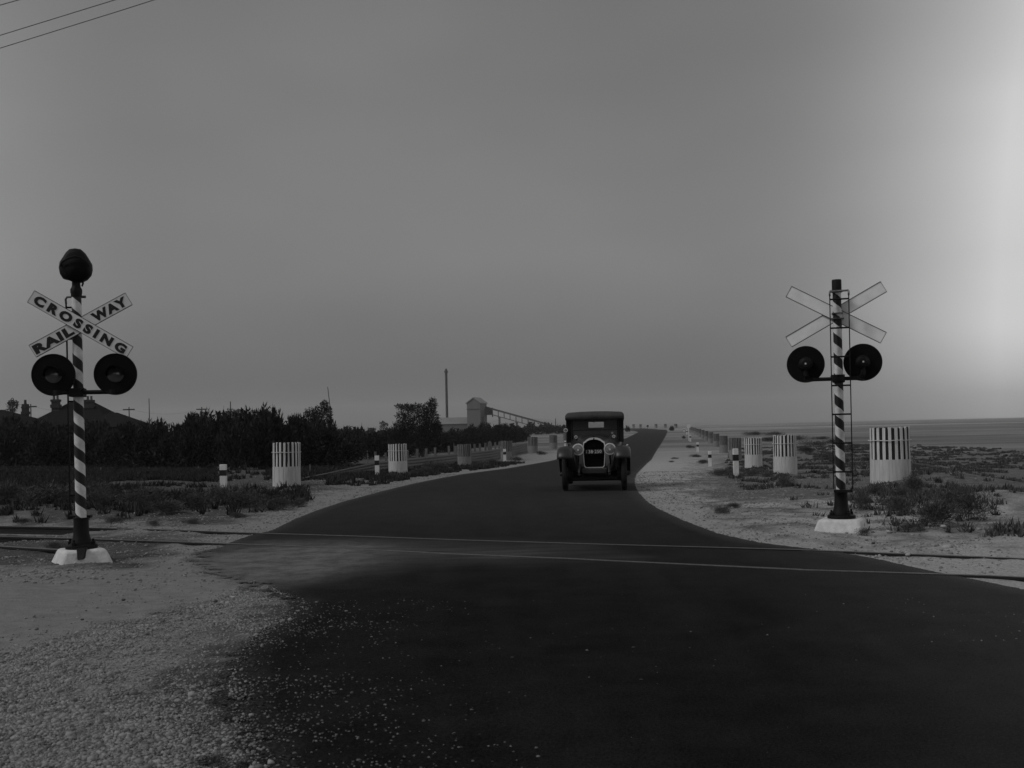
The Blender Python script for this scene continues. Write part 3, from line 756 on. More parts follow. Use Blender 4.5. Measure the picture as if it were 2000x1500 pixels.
# ------------------------------------------------------------------ low corrugated wall, sleeper posts and wire-fence posts
wp = [(588, 936, 4), (640, 933.5, 12), (700, 928, 20), (735, 924.5, 24), (776, 920, 24), (820, 915, 23), (870, 909, 22), (920, 903, 21), (960, 898, 20), (1000, 889, 19), (1030, 881, 17)]
secs_f, secs = [], []
NR = 4
for (px, py, h) in wp:
    gpt = ground(px, py); sc_ = gpt[1] / F; H = h * sc_
    sec = []
    for k in range(NR * 6 + 1):
        zz = H * k / (NR * 6); off = .05 * math.cos(2 * math.pi * k / 6)
        sec.append((gpt[0] - off * .25, gpt[1] + off, gpt[2] + zz - .04))
    secs.append(sec)
wb = MB(); wb.loft(secs, closed=False)
wall = wb.build('corrugated_wall', M_corr, None, ang=180); wm = wall.modifiers.new('solid', 'SOLIDIFY'); wm.thickness = .008
tag(wall, 'low curving wall of horizontal corrugated iron behind the left guards', 'wall')
SL = [(815, 877, 5.5), (832.5, 876, 5), (850, 874, 4.5), (878, 871, 4), (890, 871, 4.5), (928, 867, 4), (938, 866.5, 4), (948, 865, 4), (968, 863.5, 3.5), (975, 862.5, 3.5), (797, 879, 4), (754, 884, 3.5), (1000, 860.5, 3)]
SL.sort()
for k, (px, ty, w_) in enumerate(SL):
    fr = np.interp(px, [a[0] for a in wp], [a[1] for a in wp]); gpt = ground(px, fr - 3); s = gpt[1] / F
    b = MB(); W = w_ * s / 2; b.box(-W, W, -W * .6, W * .6, -.1, (fr - 3 - ty) * s)
    o = b.build('timber_post', M_wood, None, bevel=W * .15); o.location = gpt; o.rotation_euler = (random.uniform(-.03, .03), random.uniform(-.04, .04), random.uniform(-.3, .3))
    tag(o, 'weathered upright timber behind the corrugated wall, %s from the left' % ordinal(k + 1), 'post', 'old timbers behind the corrugated wall')
gpt = ground(957, 893); s = gpt[1] / F
b = MB(); pr_ = [(-4.5, 0), (4.5, 0), (4.2, 24), (3.2, 30), (0, 32), (-3.2, 30), (-4.2, 24)]
b.loft([[(x * s, y, z * s) for x, z in pr_] for y in (-.12, .12)]); o = b.build('timber_post', M_wood); o.location = gpt
tag(o, 'widest round-topped timber slab standing among the narrow timbers', 'post', 'old timbers behind the corrugated wall')
FP = [(453, 906, 884, 2.2, 'thin grey fence post behind the nearest left white post'), (478, 917, 901, 2.2, 'short grey stake between the nearest white post and the first guard'),
      (606.5, 926, 907, 2.6, 'grey stake at the low end of the corrugated wall'), (718.5, 906, 880, 1.8, 'thin tall stake left of the second left white post'), (734, 905, 882, 4.5, 'dark timber stake right behind the second left white post'),
      (291, 921, 912, 2.2, 'small stake in the grass right of the left signal'), (197, 922, 913, 2.6, 'small stake in the grass close to the striped mast'), (387, 919, 910, 2.2, 'small stake left of the nearest white post'),
      (887, 893, 866, 1.5, 'thin iron stake among the timbers behind the wall')]
for px, py, ty, w_, lb in FP:
    gpt = ground(px, py); s = gpt[1] / F; b = MB(); b.tube([(0, 0, -.1), (random.uniform(-.02, .02), 0, (py - ty) * s)], w_ * s / 2, 8); o = b.build('fence_post', M_wood); o.location = gpt
    tag(o, lb, 'fence post', 'stakes of the old wire fence')

# ------------------------------------------------------------------ vegetation builders
def blob_leaves(blobs, n, lsize, rd, up=.5, wind=.15, shape=2.6):
    """blobs: (x,y,z,rx,ry,rz); thin leaf sprays scattered through each blob, denser to its shell"""
    B = np.array(blobs, float); vol = (B[:, 3] * B[:, 4] * B[:, 5]) ** .67; pr = vol / vol.sum()
    k = rd.choice(len(B), n, p=pr); d = rd.normal(size=(n, 3)); d /= np.linalg.norm(d, axis=1)[:, None]
    r = rd.random(n) ** .42
    # ragged surface: some sprays poke out
    r *= 1 + .22 * (rd.random(n) < .25) * rd.random(n)
    P_ = B[k, :3] + d * B[k, 3:6] * r[:, None]
    D = d * .8 + rd.normal(size=(n, 3)) * .5; D[:, 2] += up; D[:, 0] += wind; D /= np.linalg.norm(D, axis=1)[:, None]
    S = np.cross(D, rd.normal(size=(n, 3))); S /= np.linalg.norm(S, axis=1)[:, None]
    L_ = lsize * (0.6 + .9 * rd.random(n)); Wd = L_ / shape
    V = np.empty((n, 4, 3)); V[:, 0] = P_; V[:, 1] = P_ + D * (L_ * .55)[:, None] + S * (Wd * .5)[:, None]; V[:, 2] = P_ + D * L_[:, None]; V[:, 3] = P_ + D * (L_ * .45)[:, None] - S * (Wd * .5)[:, None]
    T = np.arange(n * 4).reshape(n, 4)
    return V.reshape(-1, 3), T
def limbs(blobs, base_r, H, rd, trunks=3):
    b = MB()
    for t in range(trunks):
        bx = rd.normal() * .06 * trunks; k = t % len(blobs)
        B = blobs[k]; p0 = Vector((bx, rd.normal() * .05, -.1)); p2 = Vector((B[0], B[1], B[2] + B[5] * .5)); p1 = p0.lerp(p2, .45) + Vector((rd.normal() * .12, rd.normal() * .1, .05))
        b.tube([p0, p1, p2], base_r, 7, rs=[base_r, base_r * .65, base_r * .2])
    for B in blobs[trunks:]:
        p0 = Vector((B[0] * .3, B[1] * .3, max(.1, B[2] * .4))); p2 = Vector((B[0], B[1], B[2])); b.tube([p0, p0.lerp(p2, .5) + Vector((.05, 0, -.04)), p2], base_r * .4, 6, rs=[base_r * .5, base_r * .35, base_r * .12])
    return b
def make_tree(name, blobs, n, lsize, mleaf, seed, base_r=.07, trunks=3, up=.5, wind=.15, shape=2.6, part='crown', stem='trunk'):
    rd = np.random.default_rng(seed); r = empty(name)
    V, T = blob_leaves(blobs, n, lsize, rd, up, wind, shape)
    npmesh(part, V, T, mleaf, r)
    limbs(blobs, base_r, 1, rd, trunks).build(stem, M_stem, r)
    return r
# thicket shrub prototypes: width 1, height 1 units scaled later
def random_blobs(rd, k=11, top=1.12):
    out = []
    for i in range(k):
        h = rd.uniform(.45, top); x = rd.uniform(-.45, .45); q = rd.uniform(.6, .8)
        out.append((x + .14 * h, rd.uniform(-.3, .3), h * q, rd.uniform(.06, .14), rd.uniform(.10, .2), h * (1 - q)))
    out.append((0, 0, .30, .55, .4, .32)); out.append((.05, 0, .5, .38, .3, .28)); return out
shr = []
for i in range(6):
    rd = np.random.default_rng(50 + i)
    shr.append([make_tree('thicket_shrub', random_blobs(rd), 3800, .10, M_leaf, 60 + i, .03, 3, .75, .12, 3.4, 'foliage', 'stem'), False])
def place(protos_, i, loc, sx_, sz_, rz, name_label, cat, group):
    pr = protos_[i % len(protos_)]
    if not pr[1]: o = pr[0]; pr[1] = True
    else: o = copy_tree(pr[0])
    o.location = loc; o.scale = (sx_, sx_ * .9, sz_); o.rotation_euler = (0, 0, rz); tag(o, name_label, cat, group)
    return o
# thicket: (x, top y, base y, width px)
rd0 = random.Random(4)
TH = []
x = -60
while x < 690:
    top = np.interp(x, [-60, 0, 60, 120, 200, 280, 330, 365, 395, 430, 470, 520, 560, 600, 660, 700], [815, 822, 832, 826, 834, 830, 834, 826, 812, 828, 806, 812, 822, 818, 836, 842]) + rd0.uniform(-4, 5)
    base = np.interp(x, [0, 200, 450, 620, 700], [912, 914, 915, 913, 905]) + rd0.uniform(-5, 3)
    TH.append((x, top, base, rd0.uniform(62, 96))); x += rd0.uniform(15, 23)
for x in (640, 668, 690, 712, 735, 758): TH.append((x, 846 + rd0.uniform(-5, 4), 903 - (x - 640) * .1, rd0.uniform(50, 66)))
for x, tp, bs, wd in ((640, 838, 875, 60), (680, 838, 872, 56), (715, 841, 872, 56), (748, 842, 872, 50)): TH.append((x, tp, bs, wd))
for x, tp in ((788, 838), (812, 836), (838, 838), (862, 846), (884, 842)): TH.append((x, tp, 893 - (x - 788) * .12, rd0.uniform(46, 58)))
x = 878
while x < 1022:
    TH.append((x, np.interp(x, [878, 900, 930, 980, 1000, 1022], [846, 838, 833, 831, 836, 845]) + rd0.uniform(-2, 3), np.interp(x, [878, 1022], [882, 862]), rd0.uniform(34, 46))); x += rd0.uniform(9, 13)
TH.sort()
for i, (px, tp, bs, wd) in enumerate(TH):
    g = ground(px, bs); s = g[1] / F
    if px < 400: lb = 'dark feathery shrub in the thicket behind the left signal, %s from the left edge' % ordinal(sum(1 for q in TH[:i] if q[0] < 400) + 1)
    elif px < 780: lb = 'dark feathery shrub in the middle thicket above the left guards, %s from its left end' % ordinal(sum(1 for q in TH[:i] if 400 <= q[0] < 780) + 1)
    else: lb = 'bushy shrub before the factory, %s from the big tree' % ordinal(sum(1 for q in TH[:i] if q[0] >= 780) + 1)
    place(shr, i, g, wd * s * .95, (bs - tp) * s * 1.02, rd0.uniform(-.5, .5), lb, 'shrub', 'shrubs of the roadside thicket')
# the taller trees standing out of the thicket, blobs in metres at their distance
def px_tree(basepx, blobs_px, n, seed, label, lsize=.16, mleaf=None, trunks=3, base_r=.09, dy=0.0, up=.5, wind=.15):
    g = ground(*basepx); s = g[1] / F
    bl = [((bx - basepx[0]) * s, random.uniform(-.5, .5), (basepx[1] - by) * s, rx * s, max(rx, ry) * s * .9, ry * s) for bx, by, rx, ry in blobs_px]
    t = make_tree('windswept_tree', bl, n, lsize, mleaf or M_leaf, seed, base_r, trunks, up, wind, 3.0); t.location = (g[0], g[1] + dy, g[2]); tag(t, label, 'tree')
    return t
px_tree((620, 905), [(596, 830, 12, 12), (612, 818, 13, 20), (600, 850, 24, 30), (628, 815, 7, 20), (636, 800, 6, 14), (641, 790, 5, 7), (645, 812, 7, 12), (648, 800, 4, 5), (625, 850, 30, 30), (583, 822, 10, 7), (640, 880, 30, 22), (598, 880, 32, 24)], 15000, 11,
        'ragged wind-bent tree with several heads under the thin leaning pole', .15, trunks=6, dy=-1)
px_tree((822, 893), [(850, 790, 8, 11), (843, 800, 13, 13), (820, 803, 20, 13), (800, 797, 14, 7), (786, 795, 8, 5), (846, 820, 16, 18), (826, 830, 22, 20), (800, 828, 16, 17), (785, 838, 14, 16), (846, 848, 17, 22), (812, 858, 32, 24), (780, 862, 20, 20), (858, 838, 8, 15), (790, 812, 12, 8), (772, 848, 10, 9)], 19000, 12,
        'biggest bushy tree leaning right beside the tall chimney', .16, trunks=5, dy=-1.5, up=.35, wind=.3)
px_tree((470, 905), [(460, 815, 13, 14), (478, 813, 12, 12), (468, 840, 24, 22), (500, 812, 8, 9), (455, 830, 12, 12), (495, 835, 16, 18), (490, 870, 28, 30)], 11000, 13, 'tree rising from the thicket beside the dark pole, left of the first guard', .15, dy=-1)
px_tree((532, 905), [(530, 812, 9, 10), (540, 824, 8, 9), (523, 826, 9, 14), (533, 850, 18, 22), (548, 832, 5, 6), (505, 820, 7, 8), (530, 880, 24, 25)], 9000, 14, 'forked tree rising directly above the first left guard', .15, dy=-1)
px_tree((395, 905), [(385, 815, 10, 8), (380, 825, 8, 8), (395, 830, 14, 12), (405, 845, 22, 20), (390, 860, 24, 26)], 8000, 15, 'small tree with round head above the nearest white post', .15, dy=-1)
px_tree((735, 880), [(733, 827, 5, 4), (739, 831, 4, 4), (731, 835, 4, 4), (736, 850, 10, 8), (735, 868, 12, 12)], 1500, 16, 'small palm-like sapling head above low shrubs left of the big tree', .2, trunks=1, base_r=.05, dy=8)
px_tree((-8, 905), [(-8, 790, 10, 12), (-14, 812, 14, 14), (-12, 850, 18, 30)], 6000, 17, 'tall dark tree cut off by the left edge', .16, dy=4)
# far scrub line along the left horizon
fs = []
for i in range(3):
    rd = np.random.default_rng(80 + i); fs.append([make_tree('distant_tree', random_blobs(rd, 6), 700, .16, M_leafd, 90 + i, .03, 2, .5, .1, 1.8), False])
FT = [(990, 829, 845, 30), (1010, 829, 845, 34), (1032, 827.5, 845, 34), (1050, 829, 845, 34), (1066, 826, 844, 16), (1074, 828, 844, 15), (1090, 830, 843, 30), (1105, 831, 843, 26), (660, 836, 852, 40), (690, 837, 852, 40), (718, 838, 852, 40), (750, 838, 851, 40), (575, 838, 853, 40), (560, 836, 853, 36),
      (1226, 832.5, 838.5, 10), (1312, 832, 837, 12)]
FT.sort()
for i, (px, tp, bs, wd) in enumerate(FT):
    g = at(px, bs, 300 + 7 * i); s = g[1] / F; zg = -1.05
    o = place(fs, i, (g[0], g[1], zg), wd * s, max(1.5, CAMH + ray(px, tp)[1] * g[1] - zg), rd0.uniform(0, 6), 'small hazy tree on the far skyline, %s from the left' % ordinal(i + 1), 'tree', 'hazy trees on the skyline')
g = ground(1265, 838.0); t = make_tree('distant_tree', [(0, 0, 1.75, .55, .5, .5), (.25, 0, 1.9, .35, .3, .3), (-.25, 0, 1.6, .35, .3, .3)], 900, .2, M_leafd, 99, .12, 1); t.location = g
t.scale = (1, 1, 1.0); tag(t, 'dark round-headed little tree at the end of the road', 'tree')

# ------------------------------------------------------------------ low saltbush and grass
lowp = []
def low_blobs(rd):
    return [(rd.uniform(-.35, .35), rd.uniform(-.3, .3), rd.uniform(.2, .5), rd.uniform(.18, .32), rd.uniform(.18, .3), rd.uniform(.25, .45)) for _ in range(6)] + [(0, 0, .25, .45, .4, .3)]
for i in range(5):
    rd = np.random.default_rng(120 + i); lowp.append([make_tree('low_bush', low_blobs(rd), 2600, .12, M_salt, 130 + i, .014, 3, .8, .05, 11.0, 'foliage', 'stem'), False])
LB = [  # x, base y, width px, height px, where
    (1683, 993, 44, 42, 'right of the cast base of the right signal'), (1640, 1040, 0, 0, ''), (1824, 1026, 84, 62, 'broad and tallest in the clump below the largest guard'), (1900, 1012, 70, 58, 'at the right edge of the clump by the largest guard'),
    (1770, 1000, 62, 40, 'left side of the clump under the largest guard'), (1862, 992, 70, 46, 'behind the tallest one right of the largest guard'), (1715, 966, 40, 26, 'against the left foot of the largest guard'),
    (1785, 963, 46, 42, 'spiky one against the right foot of the largest guard'), (1750, 968, 60, 20, 'low strip before the largest guard'), (1776, 1036, 40, 22, 'small dark one nearest the rails on the right'),
    (1686, 1043, 30, 15, 'tuft at the right corner of the white concrete block'), (1410, 1003, 30, 20, 'dark tuft alone on the pale right shoulder'), (1432, 992, 34, 14, 'flat tuft behind the lone dark one on the right shoulder'),
    (1534, 950, 34, 26, 'twiggy one below the second white guard'), (1412, 930, 44, 18, 'left of the tallest white post foot'), (1466, 930, 44, 16, 'right of the tallest white post foot'), (1498, 932, 30, 12, 'low one between the tallest post and second guard'),
    (1330, 893, 0, 0, ''), (1336, 857, 9, 7, 'tiny, just left of the round sign'), (1609, 898, 40, 17, 'dark one left of the right mast at mid height'), (1655, 880, 56, 16, 'dark long one right of the right mast'),
    (1590, 872, 50, 12, 'far flat one above the second guard'), (1630, 866, 36, 10, 'far one just left of the right mast'), (1580, 884, 44, 14, 'behind the second white guard on its right'), (1640, 902, 50, 20, 'behind the right mast'),
    (1690, 900, 30, 12, 'left behind the largest guard'), (1552, 860, 46, 10, 'faint far one above the second guard'), (1510, 850, 40, 8, 'faint far one over the small white guard'), (1500, 862, 50, 10, 'dark streak over the small white guard'), (1470, 850, 36, 8, 'faint far one at the skyline over the small guard'),
    (1600, 858, 30, 7, 'faint far one left of the ladder rail'), (1820, 925, 50, 12, 'dark one beside the sandy mound on the right'), (1890, 962, 40, 16, 'one on top of the sandy mound at the right edge'), (1925, 945, 40, 22, 'dark one right at the picture edge on the mound'),
    (530, 995, 66, 30, 'dark mound left of the road bend'), (575, 990, 50, 22, 'next to the dark mound at the road bend'), (480, 990, 70, 40, 'right of the foot of the nearest left post'), (430, 975, 70, 30, 'around the foot of the nearest left post'),
    (330, 1003, 80, 34, 'between left mast and the nearest left post'), (390, 992, 80, 40, 'left of the foot of the nearest left post'), (270, 985, 90, 40, 'right behind the striped left mast'), (200, 990, 60, 40, 'just right of the left mast foot'),
    (90, 985, 110, 46, 'left of the left mast ladder'), (20, 980, 90, 44, 'at the left picture edge behind the rails'), (160, 978, 90, 40, 'behind the left mast'), (470, 1010, 40, 14, 'small, at the ragged road edge on the left'),
    (300, 1025, 22, 12, 'dark tuft beside the far rail right of the left mast'), (225, 1020, 36, 16, 'tuft beside the far rail next to the left mast'), (45, 1020, 40, 12, 'pale tuft behind the far rail at the left'), (370, 1020, 34, 10, 'tuft behind the far rail left of the road'),
    (110, 1068, 34, 14, 'dry tuft between the rails at the left mast'), (650, 935, 20, 10, 'small one in front of the corrugated wall'), (695, 930, 24, 14, 'one hiding the foot of the corrugated wall'), (762, 936, 36, 14, 'between the second left post and second guard'),
    (800, 930, 36, 12, 'dark one at the right foot of the second left guard'), (820, 925, 40, 16, 'right of the second left guard'), (850, 915, 44, 16, 'in front of the timbers behind the wall'), (935, 915, 36, 18, 'right of the grey left guard'), (960, 908, 30, 14, 'left of the small post in front of the grey guard'),
    (1010, 900, 26, 10, 'right of the small post in front of the grey guard'), (1060, 888, 24, 9, 'dark one between the two dark-topped guards'), (1320, 912, 0, 0, ''), (1311, 903, 12, 4, 'tiny flat tuft on the right shoulder near the bend'), (1318, 896, 14, 4, 'tiny tuft beside another on the right shoulder'),
    (1372, 905, 26, 9, 'left of the second white post on the right'), (1360, 893, 24, 7, 'on the right verge below the third white post'), (1350, 875, 20, 7, 'on the right verge beside the third white post')]
i = 0
for px, py, wd, ht, lb in LB:
    if not wd: continue
    g = ground(px, py); s = g[1] / F; dark = px < 1200
    o = place(lowp, i, (g[0], g[1], g[2] - .02), wd * s * 1.05, ht * s * 1.15, rd0.uniform(0, 6), 'low scrubby bush, ' + lb, 'bush', 'low bushes on the verges'); i += 1

# carpet of low grass: tufts where the verge is scrubby
def tuft_field(n, cond, name, bl, hgt, label, seed, xr, yr):
    rd = np.random.default_rng(seed)
    X = rd.uniform(xr[0], xr[1], n * 6); Y = rd.uniform(yr[0] ** .5, yr[1] ** .5, n * 6) ** 2
    Z = zbase(X, Y); PX, PY = project(X, Y, Z); S = sdist(np.stack([X, Y], 1), ROAD)
    c = cond(X, Y, PX, PY, S) > rd.random(n * 6); X, Y = X[c][:n], Y[c][:n]; S = S[c][:n]
    Zg = ground_z(np.stack([X, Y], 1), S); m = len(X)
    k = np.repeat(np.arange(m), bl); N = len(k)
    th = rd.random(N) * 2 * math.pi; rr = rd.random(N) ** .5 * np.repeat(rd.uniform(.04, .20, m), bl)
    bx = X[k] + rr * np.cos(th); by = Y[k] + rr * np.sin(th); bz = Zg[k] - .01
    h = hgt * rd.uniform(.35, 1.1, N) * np.repeat(rd.uniform(.5, 1.3, m), bl); lean = rd.normal(size=(N, 2)) * .35; wdt = rd.uniform(.004, .010, N) * (1 + Y[k] / 14)
    a = rd.random(N) * math.pi
    V = np.empty((N, 3, 3)); V[:, 0] = np.stack([bx - np.cos(a) * wdt, by - np.sin(a) * wdt, bz], 1); V[:, 1] = np.stack([bx + np.cos(a) * wdt, by + np.sin(a) * wdt, bz], 1)
    V[:, 2] = np.stack([bx + lean[:, 0] * h, by + lean[:, 1] * h, bz + h], 1)
    o = npmesh(name, V.reshape(-1, 3), np.arange(N * 3).reshape(N, 3), M_salt if name == 'verge_scrub' else M_grass); tag(o, label, 'grass', None, 'stuff')
    return o
def left_cond(X, Y, PX, PY, S):
    n = fbm(X * .55, Y * .55, 31); c = np.clip((n - .43) * 9, 0, 1)
    belt = np.maximum(np.exp(-((PY - 968) / 24) ** 2) * (PX < 600), (PY < 955) * (PY > 905) * (PX < 420) * .9)
    belt = np.maximum(belt, (PX > 520) * (PX < 1100) * (PY < 950) * .5)
    light = (PX > 230) * (PX < 640) * np.exp(-((PY - 948 - (PX - 430) * .0) / 9) ** 2)
    return np.clip(belt * (.35 + c) - light * .75, 0, 1) * (S > .9) * (PY > 880) * (PY < 1012)
tuft_field(11000, left_cond, 'verge_grass', 26, .20, 'dark low grass carpeting the left verge behind the rails', 41, (-34, 4), (17.5, 70))
def right_cond(X, Y, PX, PY, S):
    n = fbm(X * .9, Y * .7, 37)
    c = np.clip((n - .50) * 7, 0, 1)
    return c * (S > 1.0 + .06 * Y) * (PX > 1290) * np.where(PY < 960, .8, np.where(PX > 1650, .9, .05)) + .7 * np.exp(-((PX - 1830) / 95) ** 2 - ((PY - 985) / 34) ** 2) * (PY < 1050)
tuft_field(9000, right_cond, 'verge_scrub', 22, .13, 'patchy low scrub on the right verge around the guards', 43, (3, 40), (13, 110))

# ------------------------------------------------------------------ gravel
ico = np.array([(0, .5257, .8507), (0, -.5257, .8507), (0, .5257, -.8507), (0, -.5257, -.8507), (.5257, .8507, 0), (-.5257, .8507, 0), (.5257, -.8507, 0), (-.5257, -.8507, 0), (.8507, 0, .5257), (-.8507, 0, .5257), (.8507, 0, -.5257), (-.8507, 0, -.5257)])
icoT = np.array([(0, 1, 8), (0, 9, 1), (0, 8, 4), (0, 4, 5), (0, 5, 9), (1, 6, 8), (1, 7, 6), (1, 9, 7), (8, 6, 10), (8, 10, 4), (4, 10, 2), (4, 2, 5), (5, 2, 11), (5, 11, 9), (9, 11, 7), (7, 11, 3), (7, 3, 6), (6, 3, 10), (10, 3, 2), (2, 3, 11)])
def stones(n, cond, rad, name, label, seed, xr, yr, sg=.45):
    rd = np.random.default_rng(seed)
    X = rd.uniform(xr[0], xr[1], n * 4); Y = rd.uniform(yr[0], yr[1], n * 4); PX, PY = project(X, Y, zbase(X, Y)); S = sdist(np.stack([X, Y], 1), ROAD)
    c = cond(X, Y, PX, PY, S) > rd.random(n * 4); X, Y, S = X[c][:n], Y[c][:n], S[c][:n]; m = len(X)
    Z = np.maximum(ground_z(np.stack([X, Y], 1), S), np.where(S < 0, zbase(X, Y) + .006, -9))
    r = rad * np.exp(rd.normal(size=m) * sg); sc3 = np.stack([r * rd.uniform(.8, 1.3, m), r * rd.uniform(.8, 1.3, m), r * rd.uniform(.5, .9, m)], 1)
    a = rd.random(m) * 6.28; jit = 1 + rd.normal(size=(m, 12)) * .16
    V = ico[None] * jit[:, :, None] * sc3[:, None, :]
    ca, sa = np.cos(a)[:, None], np.sin(a)[:, None]; V = np.stack([V[..., 0] * ca - V[..., 1] * sa, V[..., 0] * sa + V[..., 1] * ca, V[..., 2]], 2)
    V += np.stack([X, Y, Z + sc3[:, 2] * .35], 1)[:, None]
    T = icoT[None] + (np.arange(m) * 12)[:, None, None]
    o = npmesh(name, V.reshape(-1, 3), T.reshape(-1, 3), M_grit if name == 'loose_stones' else M_stones, smooth=True); tag(o, label, 'gravel', None, 'stuff')
LN = LANE
def fg(X, Y, PX, PY, S):
    ln = sdist(np.stack([X, Y], 1), LN); n = fbm(X * 1.5, Y * 1.5, 77)
    return np.clip((S + .12) / 1.1, 0, 1) ** .8 * np.clip(ln / .35, .04, 1) * np.clip(.25 + 5.5 * (n - .36), .2, 1.5) * (PX > -80) * (PY > 1105)
stones(90000, fg, .0052, 'gravel', 'coarse pale gravel filling the near left corner', 201, (-4.2, -.3), (3.6, 11))
def fgr(X, Y, PX, PY, S): return np.exp(np.minimum(S, 0) / .36) * (S < .15) * (PX < 1300) * (PX > 350) * np.clip((PY - 1090) / 80, 0, 1) * .6 * (.4 + 1.2 * (fbm(X * 2.2, Y * 2.2, 71) > .47)) + (S < -.1) * .03 * (fbm(X * .8, Y * .8, 78) > .5)
stones(17000, fgr, .0050, 'loose_stones', 'loose pale stones scattered over the near bitumen', 203, (-2, 4), (3.6, 9.5), .3)
def sh(X, Y, PX, PY, S):
    n = fbm(X * 1.2, Y * 1.2, 79)
    return (S > .03) * np.clip(1.3 - S / 5, .1, 1) * (.3 + (n > .48)) * (PY < 1140) * (PX > -50) * (PX < 1980)
stones(36000, sh, .0095, 'shoulder_gravel', 'pale limestone rubble over the shoulders and rail bed', 205, (-11, 14), (10.5, 42), .4)
for k, (px, py, w_, dark, lb) in enumerate([(241, 1173, 12, 1, 'dark round stone on the dirt lane'), (421, 1176, 14, 1, 'dark flat stone on the dirt lane nearer the road'), (455, 1168, 12, 0, 'pale stone just right of the dark flat stone'), (161, 1211, 10, 1, 'small dark stone low on the dirt lane'),
                                             (1848, 1072, 26, 0, 'long pale rock near the right rail'), (1773, 1085, 14, 0, 'pale rock between the rails at the right'), (264, 1003, 8, 0, 'pale rock at the foot of the dark scrub left'), (1735, 1040, 14, 0, 'pale rock below the bushes on the right'),
                                             (1843, 1030, 16, 0, 'pale rock under the tallest bush'), (478, 970, 8, 0, 'pale rock in the dark scrub right of the nearest left post'), (70, 997, 8, 0, 'white rock left of the ladder foot'), (1706, 1062, 10, 1, 'dark clod right of the white block'), (1370, 993, 8, 1, 'dark clod on the right shoulder')]):
    g = ground(px, py); s = g[1] / F; rd = np.random.default_rng(300 + k); R_ = w_ * s / 2
    V = ico * (1 + rd.normal(size=(12, 1)) * .14) * np.array([R_, R_ * .8, R_ * .55])
    o = npmesh('rock', V, icoT, M_stone if not dark else M_darkwood, smooth=False); o.location = (g[0], g[1], g[2] + R_ * .25)
    sub = o.modifiers.new('sub', 'SUBSURF'); sub.levels = 1; sub.render_levels = 1
    tag(o, lb, 'rock')

# ------------------------------------------------------------------ house with slate roof behind the thicket
HD = 108.0
hz = -1.05
hs = empty('house', (at(150, 850, HD)[0], HD, hz)); tag(hs, 'dark hip-roofed house with tall chimneys behind the left signal', 'house')
ox = hs.location.x
def hp(px, py, d=0.0):
    q = at(px, py, HD + d); return (q[0] - ox, d, q[2] - hz)
def hip(b, x0, x1, y0, y1, ze, zr, ins):
    xm0, xm1, ym = x0 + ins, x1 - ins, (y0 + y1) / 2
    b.add([(x0, y0, ze), (x1, y0, ze), (x1, y1, ze), (x0, y1, ze), (xm0, ym, zr), (xm1, ym, zr)], [(0, 1, 5, 4), (2, 3, 4, 5), (1, 2, 5), (3, 0, 4), (3, 2, 1, 0)])
eave = hp(267, 833)[2]
xL, xR = hp(40, 840)[0], hp(268, 833)[0]
b = MB(); hip(b, hp(32, 840)[0], hp(215, 835)[0] + .3, 0, 9, eave, hp(120, 786, 3)[2] + .3, 4.2); b.build('roof', M_roof, hs, smooth=False)
b = MB(); hip(b, hp(140, 835)[0], xR, -1.2, 6.4, eave - .003, hp(210, 806, 2.6)[2], 3.0); b.build('roof', M_roof, hs, smooth=False)
b = MB(); b.box(hp(44, 840)[0], xR - .7, .5, 8.2, 0, eave - .05); wl = b.build('wall', M_wallh, hs, smooth=False)
b = MB(); b.box(xR - 5.0, xR - .6, -.75, 5.6, 0, eave - .08); b.build('wall', M_wallh, hs, smooth=False)
for x in (xR - 4.2, xR - 2.2): b = MB(); b.box(x, x + .9, -.78, -.74, 1.2, 2.9); b.build('window', M_win, hs, smooth=False)
def chimney(px, top, wpx, bot, d, par, pots=2):
    x, _, zt = hp(px, top, d); zb = hp(px, bot, d)[2]; W = wpx * (HD + d) / F / 2
    b = MB(); b.box(x - W * .8, x + W * .8, d - W * .6, d + W * .6, zb, zt); b.box(x - W, x + W, d - W * .8, d + W * .8, zt - .9, zt - .55); b.box(x - W * .95, x + W * .95, d - W * .75, d + W * .75, zt - .25, zt - .02)
    c = b.build('chimney', M_brick, par, smooth=False)
    for k in range(pots):
        b = MB(); b.lathe([(.13, 0), (.11, .35), (.14, .4), (.0, .4)], 10, Matrix.Translation((x + (k - (pots - 1) / 2) * .38, d, zt))); b.build('chimney_pot', M_wood, c)
chimney(109, 780, 17, 825, 3.0, hs); chimney(175, 781, 17, 815, 3.2, hs)
h2 = empty('house', (at(-40, 850, HD - 12)[0], HD - 12, hz)); tag(h2, 'low hip-roofed house cut by the left picture edge', 'house')
q0 = at(44, 836, HD - 12); x0 = q0[0] - h2.location.x
b = MB(); hip(b, x0 - 16, x0, 0, 9, CAMH + ray(20, 836)[1] * (HD - 12) - hz + .3, CAMH + ray(0, 800)[1] * (HD - 8) - hz, 4.0); b.build('roof', M_roof, h2, smooth=False)
b = MB(); b.box(x0 - 15.3, x0 - .7, .6, 8.3, 0, 3.2); b.build('wall', M_wallh, h2, smooth=False)
ox2, hd2 = ox, HD
ch = hp(49.5, 791, 4)
b = MB(); W = .34; b.box(-W * .8, W * .8, -.3, .3, 0, 2.4); b.box(-W, W, -.36, .36, 1.3, 1.6); b.box(-W * .95, W * .95, -.34, .34, 1.95, 2.1)
c = b.build('chimney', M_brick, hs, smooth=False); c.location = (ch[0], 4, ch[2] - 2.3)
b = MB(); b.lathe([(.15, 0), (.12, .4), (.17, .44), (.0, .44)], 10, Matrix.Translation((0, 0, 2.4))); b.build('chimney_pot', M_darkwood, c)

